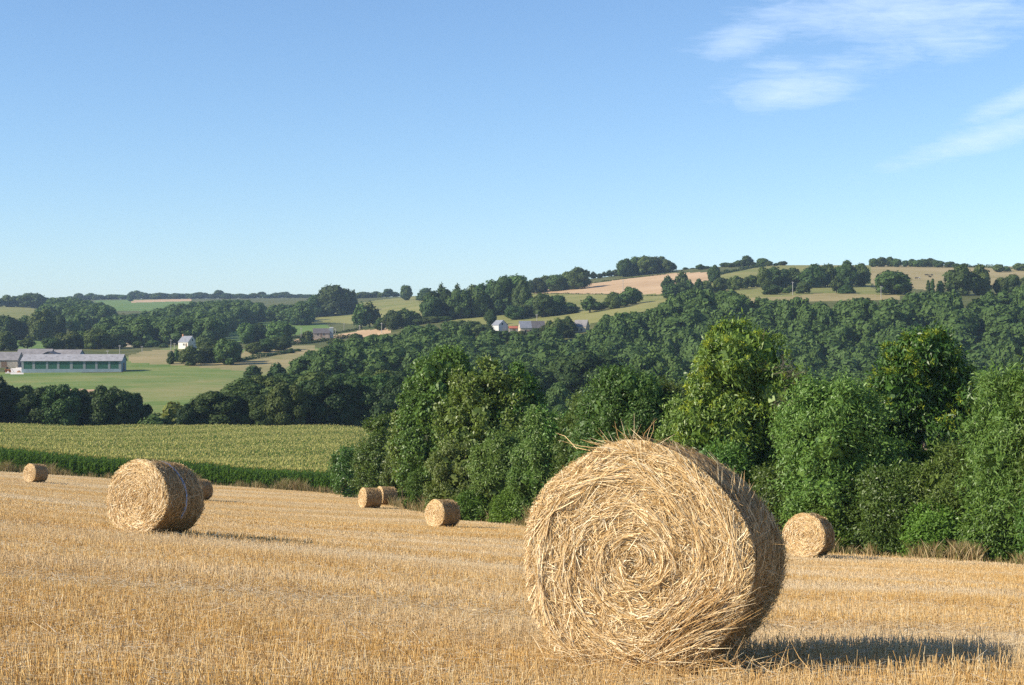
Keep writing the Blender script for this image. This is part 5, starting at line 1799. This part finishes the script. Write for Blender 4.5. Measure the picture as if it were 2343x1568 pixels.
field_hedge([(150, 905), (250, 903), (345, 955), (420, 962)], 330, 480, 1.1, 1.6, 'low scrub on the near side of the barn meadow', seed=11)
field_hedge([(2335, 1279), (2200, 1272), (2060, 1264), (1940, 1256)], 56, 72, .35, .9, 'low green weeds along the hedge foot on the right', 'glossy_leaf', seed=12, dens=22, name='weed_strip', cat='weeds')

# ------------------------------------------------------------------ poles and cattle
def pole(u, v_top, v_base, y0, y1, label, arm=1.2, rad=.14, group=None):
    y = y_at(u, v_base, y0, y1)
    b = gpt(u, y)
    h = float(zrow(v_top, y)) - b.z
    root = prop(empty('utility_pole', b, RAD((u * 13) % 60 - 30)), label, 'utility pole', group)
    MB().tube([(0, 0, -.5), (0, 0, h)], [rad * 1.25, rad], 7).build('post', M['pole_wood'], root)
    a = MB().box(-arm / 2, arm / 2, -rad - .12, -rad - .01, h - .55, h - .40).build('crossarm', M['pole_wood'], root)
    mb = MB()
    for s in (-.42, 0, .42):
        mb.tube([(s * arm, -rad - .065, h - .398), (s * arm, -rad - .065, h - .2)], .06, 6)
    mb.build('insulators', M['white_metal'], root)


for (u, vt, vb, ya, yb, lab) in (
        (274, 790, 817, 640, 720, 'utility pole at the right corner of the long barn'),
        (246, 802, 814, 690, 760, 'short pole behind the barn, left of the corner pole'),
        (325, 792, 806, 690, 780, 'utility pole at the meadow top beside the lane'),
        (391, 777, 804, 660, 770, 'tall utility pole left of the white house'),
        (399, 785, 798, 740, 800, 'short pole between the tall pole and the white house'),
        (689, 750, 773, 860, 1000, 'utility pole left of the dark bush on the pink strip'),
        (767, 752, 765, 860, 1000, 'short pole just right of the low slate roofed house'),
        (787, 739, 759, 860, 1050, 'utility pole between the slate roofed house and the poplars'),
        (822, 744, 757, 860, 1050, 'short pole at the foot of the pale poplars'),
        (873, 739, 763, 820, 1000, 'tall utility pole at the right part of the pink strip'),
        (882, 740, 751, 880, 1050, 'small pole right behind the tall one of the pink strip'),
        (1228, 719, 738, 740, 860, 'utility pole rising behind the long farmhouse roof'),
        (1302, 636, 655, 1000, 1240, 'utility pole on the skyline at the lower corner of the wheat'),
        (1425, 641, 673, 850, 1100, 'thin utility pole in the middle of the pink wheat field'),
        (1813, 645, 676, 740, 860, 'utility pole in the pasture just above the wood'),
        (1872, 638, 655, 820, 960, 'utility pole before the right half of the pasture hedgerow'),
        (2015, 655, 684, 720, 820, 'utility pole left of the big dome shaped tree')):
    pole(u, vt, vb, ya, yb, lab, group='utility poles of the valley')


def cow_mesh(mats):
    mb = MB()
    mb.tube([(-1.0, 0, 1.12), (-.85, 0, 1.06), (-.4, 0, .98), (.2, 0, .97), (.62, 0, 1.02), (.85, 0, 1.12), (1.08, 0, 1.18), (1.25, 0, 1.12), (1.48, 0, .98), (1.62, 0, .88)],
            [.10, .30, .37, .38, .35, .24, .17, .16, .13, .08], 12)
    for x, s, k in ((.55, -1, 0), (.55, 1, .12), (-.75, -1, -.05), (-.75, 1, .1)):
        if x > 0:
            mb.tube([(x, s * .17, .85), (x + .02, s * .18, .42), (x + k, s * .18, .05)], [.14, .075, .065], 8)
        else:
            mb.tube([(x, s * .18, .95), (x + .12, s * .19, .62), (x - .10, s * .19, .40), (x - .04 + k, s * .19, .05)], [.20, .12, .075, .065], 8)
    mb.tube([(-1.03, 0, 1.2), (-1.12, 0, .9), (-1.1, 0, .5)], [.04, .03, .05], 6)
    for s in (-1, 1):
        mb.tube([(1.24, s * .12, 1.2), (1.2, s * .3, 1.2)], [.05, .02], 6)
    me = bpy.data.meshes.new('cow')
    me.from_pydata([tuple(v) for v in mb.v], [], mb.f)
    me.update()
    me.materials.append(mats)
    return me


def hide_mat(name, a, b, th):
    m, t = new_mat(name)
    n = t.noise(t.n('ShaderNodeTexCoord').outputs['Object'], 1.6, 2)
    finish(t, t.ramp(n, [(th, (*a, 1)), (th + .02, (*b, 1))]), .8, .2)
    return m


_dark = cow_mesh(hide_mat('dark_hide', (.03, .025, .022), (.62, .58, .52), .64))
_pale = cow_mesh(hide_mat('pale_hide', (.62, .58, .50), (.10, .07, .05), .60))
for (u, v, me, rz, lab) in ((2096, 639.5, _dark, 0, 'dark cow grazing leftmost of the herd on the dry pasture'), (2102, 639, _pale, 15, 'pale cow beside the leftmost dark one'),
                            (2119, 632, _dark, 170, 'dark cow highest of the herd, left of two'), (2124.5, 632.5, _dark, 60, 'dark cow in the middle of the herd'),
                            (2131.5, 632, _dark, 120, 'dark cow at the right end of the herd'), (2127, 636, _dark, 20, 'dark cow standing lowest of the right hand group')):
    o = bpy.data.objects.new('cow', me)
    C.objects.link(o)
    o.location = gpt(u, y_at(u, v, 860, 1170))
    o.rotation_euler = (0, 0, RAD(rz))
    prop(o, lab, 'cow', 'cattle on the dry pasture')

# ------------------------------------------------------------------ air
def make_haze(density):
    me = bpy.data.meshes.new('haze')
    x, y0, y1, z0, z1 = 4200, -40, 9050, -60, 330
    zs = [float(P) for P in (min(0, 0),)]
    lo = min(float(v.co.z) for o in C.objects if o.get('kind') == 'structure' for v in o.data.vertices) - 1.0
    hi = max(float(v.co.z) for o in C.objects if o.get('kind') == 'structure' for v in o.data.vertices) + 60
    xm = max(abs(float(v.co.x)) for o in C.objects if o.get('kind') == 'structure' for v in o.data.vertices) + 50
    mb = MB().box(-xm, xm, y0, 9060, lo, hi)
    m, t = new_mat('haze')
    p = t.n('ShaderNodeVolumePrincipled')
    p.inputs['Color'].default_value = (.55, .75, 1.0, 1)
    p.inputs['Density'].default_value = density
    p.inputs['Anisotropy'].default_value = 0.0
    t.n('ShaderNodeOutputMaterial', i_Volume=p)
    o = mb.build('haze', m)
    prop(o, 'thin bluish summer haze over the valley', 'haze', kind='stuff')


if HAZE:
    make_haze(HAZE)
